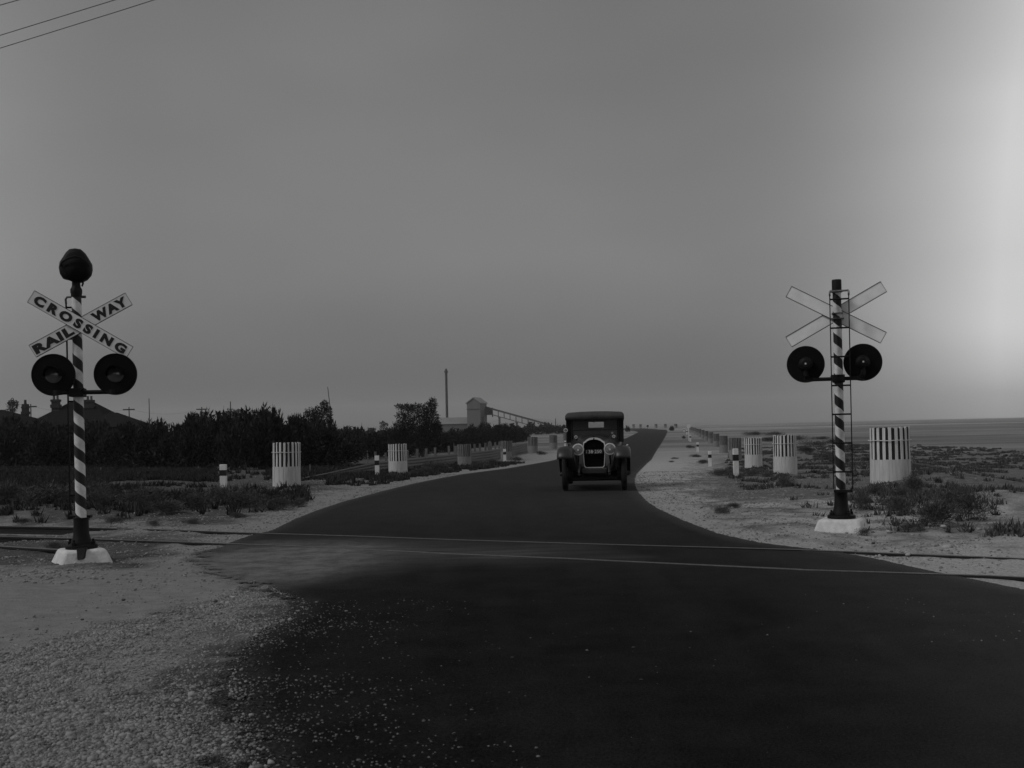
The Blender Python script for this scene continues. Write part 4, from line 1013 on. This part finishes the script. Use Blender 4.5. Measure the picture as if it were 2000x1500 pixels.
# ------------------------------------------------------------------ factory with conveyor, and its chimney
FD = 520.0; fz = -1.05
fa = empty('factory', (at(930, 845, FD)[0], FD, fz)); tag(fa, 'pale iron-clad factory with gabled tower and sloping conveyor in the haze', 'factory')
fox = fa.location.x
def fp(px, py, d=0.0):
    q = at(px, py, FD + d); return (q[0] - fox, d, q[2] - fz)
x0, x1 = fp(912, 800)[0], fp(938, 800)[0]; ze = fp(912, 787)[2]; zr_ = fp(925, 777.5)[2]; D = 16
b = MB()
# tower seen a little from its right: turned body
Mt = Matrix.Translation((x0, 0, 0)) @ Matrix.Rotation(R(-20), 4, 'Z')
WX, WY = (x1 - x0) / math.cos(R(20)) , 9.0
def T_(p): return tuple(Mt @ Vector(p))
b.add([T_(p) for p in [(0, 0, 0), (WX, 0, 0), (WX, WY, 0), (0, WY, 0), (0, 0, ze), (WX, 0, ze), (WX, WY, ze), (0, WY, ze), (WX / 2, 0, zr_), (WX / 2, WY, zr_)]],
      [(0, 1, 5, 8, 4), (1, 2, 6, 5), (2, 3, 7, 9, 6), (3, 0, 4, 7)]); tw = b.build('tower', M_tin, fa, smooth=False)
b = MB(); e_ = .5
b.add([T_(p) for p in [(-e_, -e_, ze - .4), (WX / 2, -e_, zr_ + .05), (WX + e_, -e_, ze - .4), (-e_, WY + e_, ze - .4), (WX / 2, WY + e_, zr_ + .05), (WX + e_, WY + e_, ze - .4),
                       (-e_, -e_, ze - .1), (WX / 2, -e_, zr_ + .4), (WX + e_, -e_, ze - .1), (-e_, WY + e_, ze - .1), (WX / 2, WY + e_, zr_ + .4), (WX + e_, WY + e_, ze - .1)]],
      [(6, 7, 10, 9), (7, 8, 11, 10), (0, 3, 4, 1), (1, 4, 5, 2), (0, 1, 7, 6), (1, 2, 8, 7), (3, 9, 10, 4), (4, 10, 11, 5), (0, 6, 9, 3), (2, 5, 11, 8)])
b.build('roof', M_tinr, tw, smooth=False)
b = MB(); 
for zf in (.12, .78): b.box(-.15, WX + .15, -.2, -.05, ze * zf, ze * zf + .35, 0, Mt)
b.build('cladding_band', M_stack, tw, smooth=False)
b = MB(); b.box(WX + .02, WX + .12, 1.5, 4.5, 0, ze * .55, 0, Mt); b.build('door', M_stack, tw, smooth=False)
# low shed to the left
sx0, sx1 = fp(840, 830)[0], x0 + .5; s_e, s_r = fp(880, 828)[2], fp(880, 815)[2]
b = MB(); b.box(sx0, sx1, 2, 16, 0, s_e); b.build('shed_wall', M_tin, fa, smooth=False)
b = MB(); b.add([(sx0 - .5, 1.5, s_e), (sx1, 1.5, s_e), (sx1, 9, s_r), (sx0 - .5, 9, s_r), (sx1, 16.5, s_e), (sx0 - .5, 16.5, s_e)], [(0, 1, 2, 3), (3, 2, 4, 5), (1, 4, 2), (5, 0, 3), (0, 5, 4, 1)]); b.build('shed_roof', M_tinr, fa, smooth=False)
# conveyor: two lines of truss with posts, on trestle legs
c0, c1 = Vector(fp(945, 796, 6)), Vector(fp(1124, 845.5, -30))
cv = MB()
for off, th in ((0, .9), (-2.6, .35)):
    cv.loft([[tuple(p + Vector((0, y, off + z))) for y, z in ((-1.1, 0), (1.1, 0), (1.1, th), (-1.1, th))] for p in (c0, c1)])
co = cv.build('conveyor', M_stack, fa, smooth=False)
for k in range(15):
    p = c0.lerp(c1, (k + .5) / 15); b = MB(); b.box(-.2, .2, -1.0, -.6, -2.5, .1); b.box(-.2, .2, .6, 1.0, -2.5, .1); o = b.build('truss_post', M_stack, co, smooth=False); o.location = p
for (px, w_) in ((977, .5), (1012, .55), (1047, .45), (1082, .35)):
    t = (px - 945) / (1124 - 945); p = c0.lerp(c1, t); b = MB()
    for y in (-1.0, 1.0): b.box(-w_, w_, y - .3, y + .3, -p.z, -2.4)
    b.box(-.7, .7, -1.6, 1.6, -3.0, -2.5); o = b.build('trestle_leg', M_tin, co, smooth=False); o.location = p
b = MB(); p = Vector(fp(953, 802, 5)); b.box(-2.0, 2.3, -2, 2, -2.2, 1.0); b.box(2.0, 2.5, -2.2, 2.2, -3.2, 1.4); o = b.build('chute', M_stack, fa, smooth=False); o.location = p
cp, cbm = at(868.5, 720, FD + 10), at(874, 818, FD + 10)
s = (FD + 10) / F
st = empty('factory_chimney', (cbm[0] - .2, FD + 10, fz)); tag(st, 'tall slim dark chimney with conical cap beside the factory shed', 'chimney')
HT = cp[2] - fz
b = MB(); b.lathe([(2.5 * s, 0), (2.5 * s, HT * .35), (2.3 * s, HT - 3), (.0, HT - 3)], 20); b.build('shaft', M_stack, st)
b = MB(); b.lathe([(2.4 * s, HT - 3), (2.4 * s, HT - 2), (3.9 * s, HT - 2), (4.0 * s, HT - 1.6), (.3, HT), (.0, HT)], 20); b.build('cap', M_stack, st)

# ------------------------------------------------------------------ poles and wires
def util_pole(px, top, D, arm, label, wpx=2.4, lean=0.0):
    q = at(px, top, D); b = empty('utility_pole', (q[0], D, -1.05)); tag(b, label, 'pole', 'poles beyond the thicket')
    H = q[2] + 1.05; r = wpx * D / F / 2; m = MB(); m.tube([(lean * H, 0, -.2), (0, 0, H)], r, 8, rs=[r * 1.3, r * .8]); m.build('shaft', M_darkwood, b)
    if arm:
        m = MB(); m.box(-arm, arm, -r * 1.6, -r * .6, H - .55, H - .33); a = m.build('crossarm', M_darkwood, b, smooth=False)
        for k in (-1, -.45, .45, 1):
            m = MB(); m.lathe([(.05, 0), (.06, .08), (.0, .16)], 6, Matrix.Translation((arm * k * .93, -r, H - .33))); m.build('insulator', M_insul, a)
    return (q[0], D, H - 1.05)
tops = [util_pole(60, 789, 170, 1.0, 'pole with crossarm between the two houses'), util_pole(252, 795, 180, 1.0, 'pole with crossarm over the right end of the house roof'), util_pole(394, 795, 205, 1.0, 'pole with crossarm above the small round-headed tree'), util_pole(502, 801, 230, 1.0, 'pole with crossarm half hidden by trees left of the first guard')]
util_pole(291, 778, 120, 0, 'plain thin mast right of the house roof', 1.8)
util_pole(450, 784, 130, 0, 'plain pole with blunt top left of the first guard', 2.2)
util_pole(640, 756, 84, 0, 'thin leaning pole rising from the ragged wind-bent tree', 1.6, .10)
util_pole(1085, 817, 400, 0, 'tiny far pole left of the car hood', 1.6)
for k, (a, b_) in enumerate(zip(tops[:-1], tops[1:])):
    m = MB(); pts = []
    for i in range(13):
        t = i / 12; pts.append((a[0] + (b_[0] - a[0]) * t, a[1] + (b_[1] - a[1]) * t - .1, a[2] - .3 + (b_[2] - a[2]) * t - 1.0 * 4 * t * (1 - t)))
    m.tube(pts, .014, 5); o = m.build('power_line', M_wire)
    tag(o, ['faint wire between the two left crossarm poles', 'faint wire from the house-end pole to the tree pole', 'faint wire between the two right crossarm poles'][k], 'wire', 'faint wires beyond the thicket')
def over_wire(pa, pb, label, hgt=6.0, r=.0045):
    A = [ray(*p) for p in (pa, pb)]; Pn = []
    for a, b_ in A: y = (hgt - CAMH) / b_; Pn.append(Vector((a * y, y, hgt)))
    d = (Pn[1] - Pn[0]).normalized(); m = MB(); pts = [Pn[0] + d * t + Vector((0, 0, .0009 * (t + 2) ** 2)) for t in range(-22, 24, 3)]
    m.tube(pts, r, 6); o = m.build('telegraph_wire', mat('telegraph_wire_zinc', .13, .8)); tag(o, label, 'wire', 'telegraph wires crossing the top left corner')
over_wire((0, 70), (232, 0), 'upper of the two long wires across the top left corner')
over_wire((0, 95), (312, 0), 'lower of the two long wires across the top left corner')
over_wire((0, 11), (40, 0), 'short wire in the very top left corner')
# fallen rail or pipe lying on the plain right of the largest guard
a, b_ = Vector(ground(1782, 907)), Vector(ground(1838, 917)); m = MB(); m.tube([a + Vector((0, 0, .05)), b_ + Vector((0, 0, .05))], .06, 8); o = m.build('pipe', M_darkwood)
tag(o, 'dark pipe lying on the plain right of the largest guard', 'pipe')

# low hills far away, behind the factory
hm = MB(); secs = []
HX = np.linspace(at(200, 835, 3400)[0], at(1400, 835, 3400)[0], 90)
ridge = [max(1.0, CAMH + 3400 / F * (15 * math.exp(-((x - at(1020, 0, 3400)[0]) / 160) ** 2) + 9 * math.exp(-((x - at(870, 0, 3400)[0]) / 210) ** 2) + 10 * math.exp(-((x - at(560, 0, 3400)[0]) / 340) ** 2) + 2.0 * float(vnoise(x * .012, 1.0, 9)))) for x in HX]
hm.loft([[(x, 3400, -2) for x in HX], [(x, 3500, r_ * .6) for x, r_ in zip(HX, ridge)], [(x, 3650, r_ * 1.06) for x, r_ in zip(HX, ridge)], [(x, 4000, -2) for x in HX]], closed=False)
o = hm.build('hills', mat('hill_scrub', .10, .95, .2, .01, coord='Object')); tag(o, kind='structure')

# ------------------------------------------------------------------ touring car of the 1920s, facing the camera
cg = ground(1162, 958.5)
car = empty('touring_car', (cg[0], cg[1], cg[2] + .012), -R(5.6)); tag(car, 'dark open touring car with raised canvas hood and plate 38.250 facing the camera', 'car')
def mirror(f):
    for s_ in (-1, 1): f(s_)
# wheels (artillery wood spokes)
def wheel(sx_, y):
    RM = Matrix.Translation((sx_ * .705, y, .40)) @ Matrix.Rotation(R(90) * sx_, 4, 'Y')
    b = MB(); b.lathe([(.285, -.035), (.305, -.04), (.305, .04), (.285, .035)], 40, RM, cap=False)
    b.lathe([(.0, -.05), (.055, -.05), (.055, .05), (.0, .05)], 20, RM)
    for k in range(12):
        a = R(30 * k); M2 = RM @ Matrix.Rotation(a, 4, 'Z'); b.box(.04, .29, -.018, .018, -.016, .016, 0, M2)
    w_ = b.build('wheel', M_spoke, car)
    b = MB(); b.lathe([(.30, -.045), (.34, -.066), (.375, -.064), (.392, -.045), (.40, -.02), (.40, .02), (.392, .045), (.375, .064), (.34, .066), (.30, .045)], 48, RM, cap=False)
    b.build('tyre', M_tyre, w_)
    b = MB(); b.lathe([(.06, .045), (.055, .09), (.035, .13), (.0, .135)], 20, RM); b.build('hub_cap', M_nickel if y > 9 else M_chassis, w_)
for y in (0, 2.95): mirror(lambda s_: wheel(s_, y))
# mudguards: crowned section swept along a side profile
def guard_sweep(prof, xi, xo, s_, crown=.055, lip=.05):
    secs = []
    for i, (y, z) in enumerate(prof):
        a = prof[min(i + 1, len(prof) - 1)]; c = prof[max(i - 1, 0)]
        ty, tz = a[0] - c[0], a[1] - c[1]; l = math.hypot(ty, tz); ny_, nz_ = -tz / l, ty / l
        sec = []
        for u, h in ((0, -lip * .3), (.04, .015), (.2, crown * .75), (.5, crown), (.8, crown * .7), (.95, .01), (1.0, -lip)):
            sec.append((s_ * (xi + (xo - xi) * u), y + ny_ * h, z + nz_ * h))
        secs.append(sec)
    b = MB(); b.loft(secs, closed=False); return b
fprof = [(-.50, .77), (-.49, .83), (-.44, .91), (-.33, .985), (-.15, 1.02), (.05, 1.0), (.25, .91), (.45, .76), (.65, .60), (.85, .46), (1.02, .375), (1.15, .35)]
rprof = [(2.36, .35), (2.42, .45), (2.50, .62), (2.62, .80), (2.80, .90), (2.98, .92), (3.16, .87), (3.32, .74), (3.42, .58), (3.46, .48)]
def mud(s_):
    o = guard_sweep(fprof, .50, .87, s_).build('front_mudguard', M_carp, car, ang=60); so = o.modifiers.new('solid', 'SOLIDIFY'); so.thickness = .006
    # inner valance from guard to frame
    b = MB(); b.loft([[(s_ * .505, y, z - .01), (s_ * .46, y, z - .15 if z > .6 else z - .03), (s_ * .40, y, max(.40, z - .42))] for y, z in fprof[2:]], closed=False)
    v = b.build('valance', M_carp, o, ang=60); so = v.modifiers.new('solid', 'SOLIDIFY'); so.thickness = .005
    o = guard_sweep(rprof, .58, .87, s_).build('rear_mudguard', M_carp, car, ang=60); so = o.modifiers.new('solid', 'SOLIDIFY'); so.thickness = .006
    b = MB(); b.box(min(s_ * .56, s_ * .86), max(s_ * .56, s_ * .86), 1.10, 2.40, .335, .36); b.build('running_board', M_chassis, car, smooth=False, bevel=.006)
mirror(mud)
# body tub: half-section outlines lofted front to back
def tub_sec(y, hw, zt, zb=.46, r=.06):
    L_ = [(-hw + .04, zb), (-hw, zb + .10), (-hw, zt - r), (-hw + r * .4, zt - r * .2), (-hw + .07, zt)]
    return [(x, y, z) for x, z in L_] + [(-x, y, z) for x, z in L_[::-1]]
b = MB(); secs = [tub_sec(1.20, .50, 1.08), tub_sec(1.40, .60, 1.12), tub_sec(1.62, .665, 1.13), tub_sec(2.4, .685, 1.13), tub_sec(3.1, .68, 1.15), tub_sec(3.45, .60, 1.16), tub_sec(3.55, .48, 1.14)]
b.loft([[p for p in s_] for s_ in secs], closed=False, cap=False); body = b.build('body', M_carp, car, ang=40); so = body.modifiers.new('solid', 'SOLIDIFY'); so.thickness = .02
b = MB(); b.box(-.55, .55, 1.0, 3.4, .44, .48); b.build('floor_pan', M_chassis, car, smooth=False)
b = MB(); b.loft([[(x, 3.52, z) for x, z in ((-.5, .48), (.5, .48), (.58, 1.15), (-.58, 1.15))], [(x, 3.56, z) for x, z in ((-.46, .5), (.46, .5), (.52, 1.13), (-.52, 1.13))]]); b.build('back_panel', M_carp, car, smooth=False)
mirror(lambda s_: MB().box(min(s_ * .69, s_ * .70), max(s_ * .69, s_ * .70), 1.68, 2.28, .56, 1.10).build('door', M_carp, car, smooth=False, bevel=.004))
# bonnet and scuttle
def arch(y, hw, zs, zt, zb, n=14):
    pts = [(-hw, y, zb)]
    for k in range(n + 1):
        a = math.pi * (1 - k / n); c, s__ = math.cos(a), math.sin(a)
        pts.append((hw * math.copysign(abs(c) ** .75, c), y, zs + (zt - zs) * s__ ** .85))
    pts.append((hw, y, zb)); return pts
b = MB(); b.loft([arch(-.02, .255, 1.10, 1.225, .55), arch(.5, .30, 1.12, 1.26, .54), arch(1.02, .375, 1.13, 1.29, .52)], closed=False); bn = b.build('bonnet', M_carp, car, ang=40)
for s_ in (-1, 1):
    for k in range(16):
        pass
b = MB(); b.loft([arch(1.025, .378, 1.13, 1.293, .48), arch(1.16, .43, 1.14, 1.335, .47), arch(1.30, .50, 1.14, 1.365, .47), arch(1.46, .62, 1.13, 1.33, .47)], closed=False); b.build('scuttle', M_carp, car, ang=50)
# radiator: nickel shell, dark core
def rad_out(hw, top, sh, zb, ch=.04):
    """clockwise outline of the shell: shoulders rising to an arch with a small centre dip"""
    L_ = [(-hw * .94, zb + ch), (-hw, zb + .3), (-hw, sh - .06), (-hw * .965, sh), (-hw * .80, sh + (top - sh) * .28), (-hw * .62, sh + (top - sh) * .66), (-hw * .36, sh + (top - sh) * .93), (-hw * .15, top)]
    R_ = [(-x, z) for x, z in L_[::-1]]
    return L_ + R_ + [(hw * .94 - ch, zb), (-hw * .94 + ch, zb)]
zb_r = .545
o_, i_ = rad_out(.262, 1.268, 1.165, zb_r), rad_out(.246, 1.222, 1.130, zb_r + .015)
i_ = [(x, z) for x, z in i_]
b = MB(); n = len(o_)
vs_ = [(x, -.10, z) for x, z in o_] + [(x, -.10, z) for x, z in i_] + [(x, .0, z) for x, z in o_] + [(x, -.04, z) for x, z in i_]
fs_ = []
for k in range(n):
    j = (k + 1) % n; fs_ += [(k, j, n + j, n + k), (2 * n + j, 2 * n + k, k, j)[::-1][::-1], (n + k, n + j, 3 * n + j, 3 * n + k)]
b.add(vs_, fs_); shl = b.build('radiator_shell', M_nickel, car, ang=50)
b = MB(); b.add([(x, -.05, z) for x, z in i_], [tuple(range(n))]); b.build('radiator_core', M_core, shl, smooth=False)
b = MB()
b.lathe([(.0, 0), (.022, .006), (.012, .012), (.0, .014)], 5, Matrix.Translation((0, -.105, 1.238)) @ Matrix.Rotation(R(90), 4, 'X')); b.build('badge', M_chassis, shl)
b = MB(); b.lathe([(.03, 1.255), (.03, 1.285), (.02, 1.29), (.02, 1.31), (.0, 1.31)], 14, Matrix.Translation((0, -.05, 0))); b.box(-.045, .045, -.06, -.04, 1.29, 1.30); b.build('filler_cap', M_chassis, shl, smooth=False)
# plate with number
pl = MB(); pl.box(-.215, .215, -.128, -.122, .875, .985); plate = pl.build('number_plate', M_chassis, car, smooth=False, bevel=.003)
for body_, size, x, z, th in (('38·250', .110, .022, .93, .0003), ('S', .038, -.178, .95, .0006), ('A', .038, -.178, .912, .0006)):
    me = text_mesh(body_, size, 1.05 if len(body_) > 1 else 1.0, th, .0008); me.transform(Matrix.Translation((x, -.1295, z)) @ Matrix.Rotation(R(90), 4, 'X')); me.materials.clear(); me.materials.append(MATS['plate_paint'] if 'plate_paint' in MATS else mat('plate_paint', .5, .6, .1, 20))
    t = bpy.data.objects.new('plate_lettering', me); COL.objects.link(t); t.parent = plate
# headlights
def headlight(s_):
    RM = Matrix.Translation((s_ * .378, -.15, .99)) @ Matrix.Rotation(R(90), 4, 'X')
    b = MB(); b.lathe([(.0, -.15), (.05, -.14), (.10, -.09), (.125, -.02), (.130, .0)], 32, RM, cap=False); h = b.build('headlight', M_carp, car)
    b = MB(); b.lathe([(.120, .0), (.139, -.012), (.143, .004), (.137, .02), (.118, .022), (.116, .008)], 40, RM, cap=False); b.build('rim', M_nickel, h)
    b = MB(); b.lathe([(.119, .012), (.08, .022), (.04, .028), (.0, .03)], 32, RM, cap=False); b.build('lens', M_lens, h)
    b = MB(); b.lathe([(.0, .0295), (.022, .031), (.020, .036), (.0, .038)], 16, RM @ Matrix.Translation((.0, -.012, 0)), cap=False); b.build('bulb', M_nickel, h)
    b = MB(); b.tube([(s_ * .378, -.10, .86), (s_ * .378, -.08, .78), (s_ * .40, .02, .62)], .022, 8); b.build('lamp_post', M_chassis, h)
mirror(headlight)
def cowl_lamp(s_):
    RM = Matrix.Translation((s_ * .475, 1.20, 1.275)) @ Matrix.Rotation(R(90), 4, 'X')
    b = MB(); b.lathe([(.0, -.06), (.03, -.05), (.038, 0)], 20, RM, cap=False); h = b.build('side_lamp', M_carp, car)
    b = MB(); b.lathe([(.032, 0), (.042, -.004), (.040, .010), (.030, .010)], 20, RM, cap=False); b.build('rim', M_nickel, h)
    b = MB(); b.lathe([(.032, .006), (.0, .014)], 16, RM, cap=False); b.build('lens', M_lens, h)
    b = MB(); b.tube([(s_ * .475, 1.22, 1.24), (s_ * .46, 1.24, 1.19)], .01, 6); b.build('stalk', M_chassis, h)
mirror(cowl_lamp)
RM = Matrix.Translation((-.735, 1.30, 1.452)) @ Matrix.Rotation(R(90), 4, 'X')
b = MB(); b.lathe([(.0, -.09), (.035, -.07), (.05, 0)], 24, RM, cap=False); h = b.build('spotlight', M_carp, car)
b = MB(); b.lathe([(.040, 0), (.054, -.005), (.052, .012), (.038, .012)], 24, RM, cap=False); b.build('rim', M_nickel, h)
b = MB(); b.lathe([(.040, .008), (.0, .018)], 20, RM, cap=False); b.build('lens', M_lens, h)
b = MB(); b.tube([(-.735, 1.36, 1.45), (-.66, 1.42, 1.445), (-.60, 1.44, 1.445)], .012, 8); b.build('bracket', M_chassis, h)
# windscreen
wf = MB(); WY_ = 1.44
for z0, z1 in ((1.20, 1.225), (1.44, 1.455), (1.71, 1.735)): wf.box(-.56, .56, WY_ - .012, WY_ + .012, z0, z1)
for x in (-.575, .575): wf.box(x - .016, x + .016, WY_ - .014, WY_ + .014, 1.10, 1.76)
ws = wf.build('windscreen', M_chassis, car, smooth=False)
for z0, z1 in ((1.225, 1.44), (1.455, 1.71)): MB().box(-.555, .555, WY_ - .002, WY_ + .002, z0, z1).build('glass_pane', M_glass, ws, smooth=False)
b = MB(); b.tube([(-.12, WY_ - .02, 1.72), (-.04, WY_ - .03, 1.655), (-.01, WY_ - .03, 1.635)], .007, 6); b.build('wiper', M_chassis, ws)
b = MB(); b.lathe([(.0, 0), (.03, .0), (.03, .002), (.0, .002)], 16, Matrix.Translation((.44, WY_ - .016, 1.36)) @ Matrix.Rotation(R(90), 4, 'X')); b.build('sticker', M_greyp, ws)
# canvas hood
def hood_sec(y, hw, zt, zs, r=.105, t=0.0):
    pts = [(-hw, zs)]
    for k in range(7):
        a = R(180 - 15 * k); pts.append((-hw + r + r * math.cos(a), zt - .022 - r * .85 + r * .85 * math.sin(a)))
    pts += [(-hw * .45, zt - .006), (0, zt), (hw * .45, zt - .006)]
    for k in range(7):
        a = R(90 - 15 * k); pts.append((hw - r + r * math.cos(a), zt - .022 - r * .85 + r * .85 * math.sin(a)))
    pts.append((hw, zs)); return [(x, y, z) for x, z in pts]
b = MB(); b.loft([hood_sec(1.30, .74, 1.885, 1.72), hood_sec(1.34, .745, 1.905, 1.71), hood_sec(1.7, .745, 1.925, 1.70), hood_sec(2.3, .745, 1.93, 1.68), hood_sec(2.9, .735, 1.92, 1.62), hood_sec(3.35, .71, 1.89, 1.50), hood_sec(3.50, .69, 1.86, 1.4)], closed=False)
hd = b.build('canvas_hood', M_canvas, car, ang=50); so = hd.modifiers.new('solid', 'SOLIDIFY'); so.thickness = .012; so.offset = -1
vf = hood_sec(1.30, .738, 1.883, 1.70)
b = MB(); b.loft([[(x, 1.29, z) for x, y, z in vf], [(x, 1.29, 1.715 + .006 * math.cos(x * 9)) for x, y, z in vf]], closed=False); v = b.build('front_valance', M_canvas, hd, ang=50); so = v.modifiers.new('solid', 'SOLIDIFY'); so.thickness = .008
b = MB(); b.box(-.70, .70, 1.31, 1.42, 1.70, 1.745); b.build('header_rail', M_chassis, hd, smooth=False)
# back curtain with a window
b = MB(); zt, zb2, wx0, wx1, wz0, wz1 = 1.85, 1.12, -.21, .21, 1.50, 1.655
for x0_, x1_, z0_, z1_ in ((-.69, .69, zb2, wz0), (-.69, .69, wz1, zt), (-.69, wx0, wz0, wz1), (wx1, .69, wz0, wz1)): b.box(x0_, x1_, 3.49, 3.50, z0_, z1_)
b.build('back_curtain', mat('back_curtain_cloth', .22, .9, .2, 4), hd, smooth=False)
def side_curtain(s_):
    b = MB(); b.box(min(s_ * .715, s_ * .725), max(s_ * .715, s_ * .725), 2.35, 3.49, 1.13, 1.72); c = b.build('side_curtain', M_curtain, hd, smooth=False)
    b = MB(); b.box(min(s_ * .712, s_ * .728), max(s_ * .712, s_ * .728), 1.40, 1.62, 1.13, 1.74); b.build('side_curtain', M_curtain, hd, smooth=False)
    for y in (1.46, 1.95, 2.35): b = MB(); b.box(min(s_ * .69, s_ * .715), max(s_ * .69, s_ * .715), y - .018, y + .018, 1.12, 1.74); b.build('hood_strut', M_chassis, hd, smooth=False)
    b = MB(); b.box(min(s_ * .60, s_ * .70), max(s_ * .60, s_ * .70), 1.455, 1.465, 1.13, 1.72); b.build('wing_curtain', M_curtain, hd, smooth=False)
mirror(side_curtain)
# interior
for y, w_ in ((2.25, .6), (3.15, .6)):
    b = MB(); b.box(-w_, w_, y - .35, y + .1, .60, .80); b.box(-w_, w_, y + .1, y + .25, .60, 1.16); b.build('seat', M_leather, car, bevel=.05)
b = MB(); RM = Matrix.Translation((-.30, 1.78, 1.17)) @ Matrix.Rotation(R(-50), 4, 'X')
b.tube([tuple(RM @ Vector((.205 * math.cos(R(10 * k)), .205 * math.sin(R(10 * k)), 0))) for k in range(37)], .014, 6, cap=False)
for k in range(4): b.tube([tuple(RM @ Vector((0, 0, -.02))), tuple(RM @ Vector((.2 * math.cos(R(45 + 90 * k)), .2 * math.sin(R(45 + 90 * k)), 0)))], .009, 6)
b.tube([tuple(RM @ Vector((0, 0, 0))), (-.30, 1.42, .85)], .018, 8); b.build('steering_wheel', M_chassis, car)
# chassis: dumb irons, springs, axle, apron, crank hole
def horn(s_):
    b = MB(); b.tube([(s_ * .355, .3, .60), (s_ * .355, -.2, .58), (s_ * .355, -.42, .52), (s_ * .355, -.52, .44)], .032, 8, rs=[.04, .038, .032, .025]); b.build('frame_horn', M_carp, car)
    b = MB(); b.tube([(s_ * .355, -.52, .42), (s_ * .355, -.25, .36), (s_ * .355, 0, .335), (s_ * .355, .25, .37), (s_ * .355, .5, .47)], .028, 8); b.build('leaf_spring', M_chassis, car)
    b = MB(); b.tube([(s_ * .30, .05, .33), (s_ * .36, .02, .33)], .06, 10); b.build('spring_clip', M_carp, car)
mirror(horn)
b = MB(); b.loft([[(x, y, z) for y, z in ((-.03, .26), (.03, .26), (.03, .32), (-.03, .32))] for x in (-.55, -.2, .2, .55)]); b.tube([(-.55, 0, .29), (-.63, 0, .38)], .03, 8); b.tube([(.55, 0, .29), (.63, 0, .38)], .03, 8); b.build('front_axle', M_chassis, car, smooth=False)
b = MB(); b.tube([(-.58, .14, .33), (.58, .14, .33)], .016, 8); b.build('tie_rod', M_chassis, car)
b = MB(); b.loft([[(x, y, z) for x, z in ((-.30, z1), (.30, z1), (.28, z0), (-.28, z0))] for y, z0, z1 in ((-.30, .42, .52), (-.10, .36, .545), (.0, .34, .545))]); b.build('front_apron', M_carp, car, smooth=False, bevel=.01)
b = MB(); b.loft([[(x, y, z) for x, z in ((-.22, .5), (.22, .5), (.14, zz), (-.14, zz))] for y, zz in ((.15, .34), (1.2, .28), (1.6, .36))]); b.build('sump', M_chassis, car, smooth=False)
b = MB(); b.tube([(-.60, 2.95, .40), (.60, 2.95, .40)], .04, 10); b.lathe([(.0, -.15), (.10, -.08), (.13, 0), (.10, .08), (.0, .15)], 16, Matrix.Translation((0, 2.95, .40)) @ Matrix.Rotation(R(90), 4, 'Y')); b.build('rear_axle', M_chassis, car)
b = MB(); b.box(-.56, .56, .55, 3.3, .20, .44); b.build('underside_shade', M_core, car, smooth=False, bevel=.03)  # black box added to deepen the shade under the car
mirror(lambda s_: MB().lathe([(.0, -.06), (.17, -.06), (.18, .05), (.0, .05)], 20, Matrix.Translation((s_ * .60, 0, .40)) @ Matrix.Rotation(R(90), 4, 'Y')).build('brake_drum', M_chassis, car))
mirror(lambda s_: MB().box(min(s_ * .34, s_ * .38), max(s_ * .34, s_ * .38), .2, 3.6, .46, .56).build('chassis_rail', M_chassis, car, smooth=False))
b = MB(); b.tube([(.78, 1.22, 1.02), (.82, 1.20, 1.06)], .02, 6); b.build('door_lamp', M_nickel, car)

# ------------------------------------------------------------------ haze
hb = MB(); hb.box(-2950, 2950, -80, 4500, -4.0, 110.0); hz_o = hb.build('haze', [], smooth=False); hz_o.data.materials.clear()
mv = bpy.data.materials.new('haze_air'); mv.use_nodes = True; mv.node_tree.nodes.clear()
pv_ = mv.node_tree.nodes.new('ShaderNodeVolumePrincipled'); pv_.inputs['Color'].default_value = (.9, .9, .9, 1); pv_.inputs['Density'].default_value = .00015; pv_.inputs['Anisotropy'].default_value = .2
om = mv.node_tree.nodes.new('ShaderNodeOutputMaterial'); mv.node_tree.links.new(pv_.outputs[0], om.inputs['Volume'])
hz_o.data.materials.append(mv); tag(hz_o, 'thin even haze over the whole plain', 'haze', None, 'stuff')
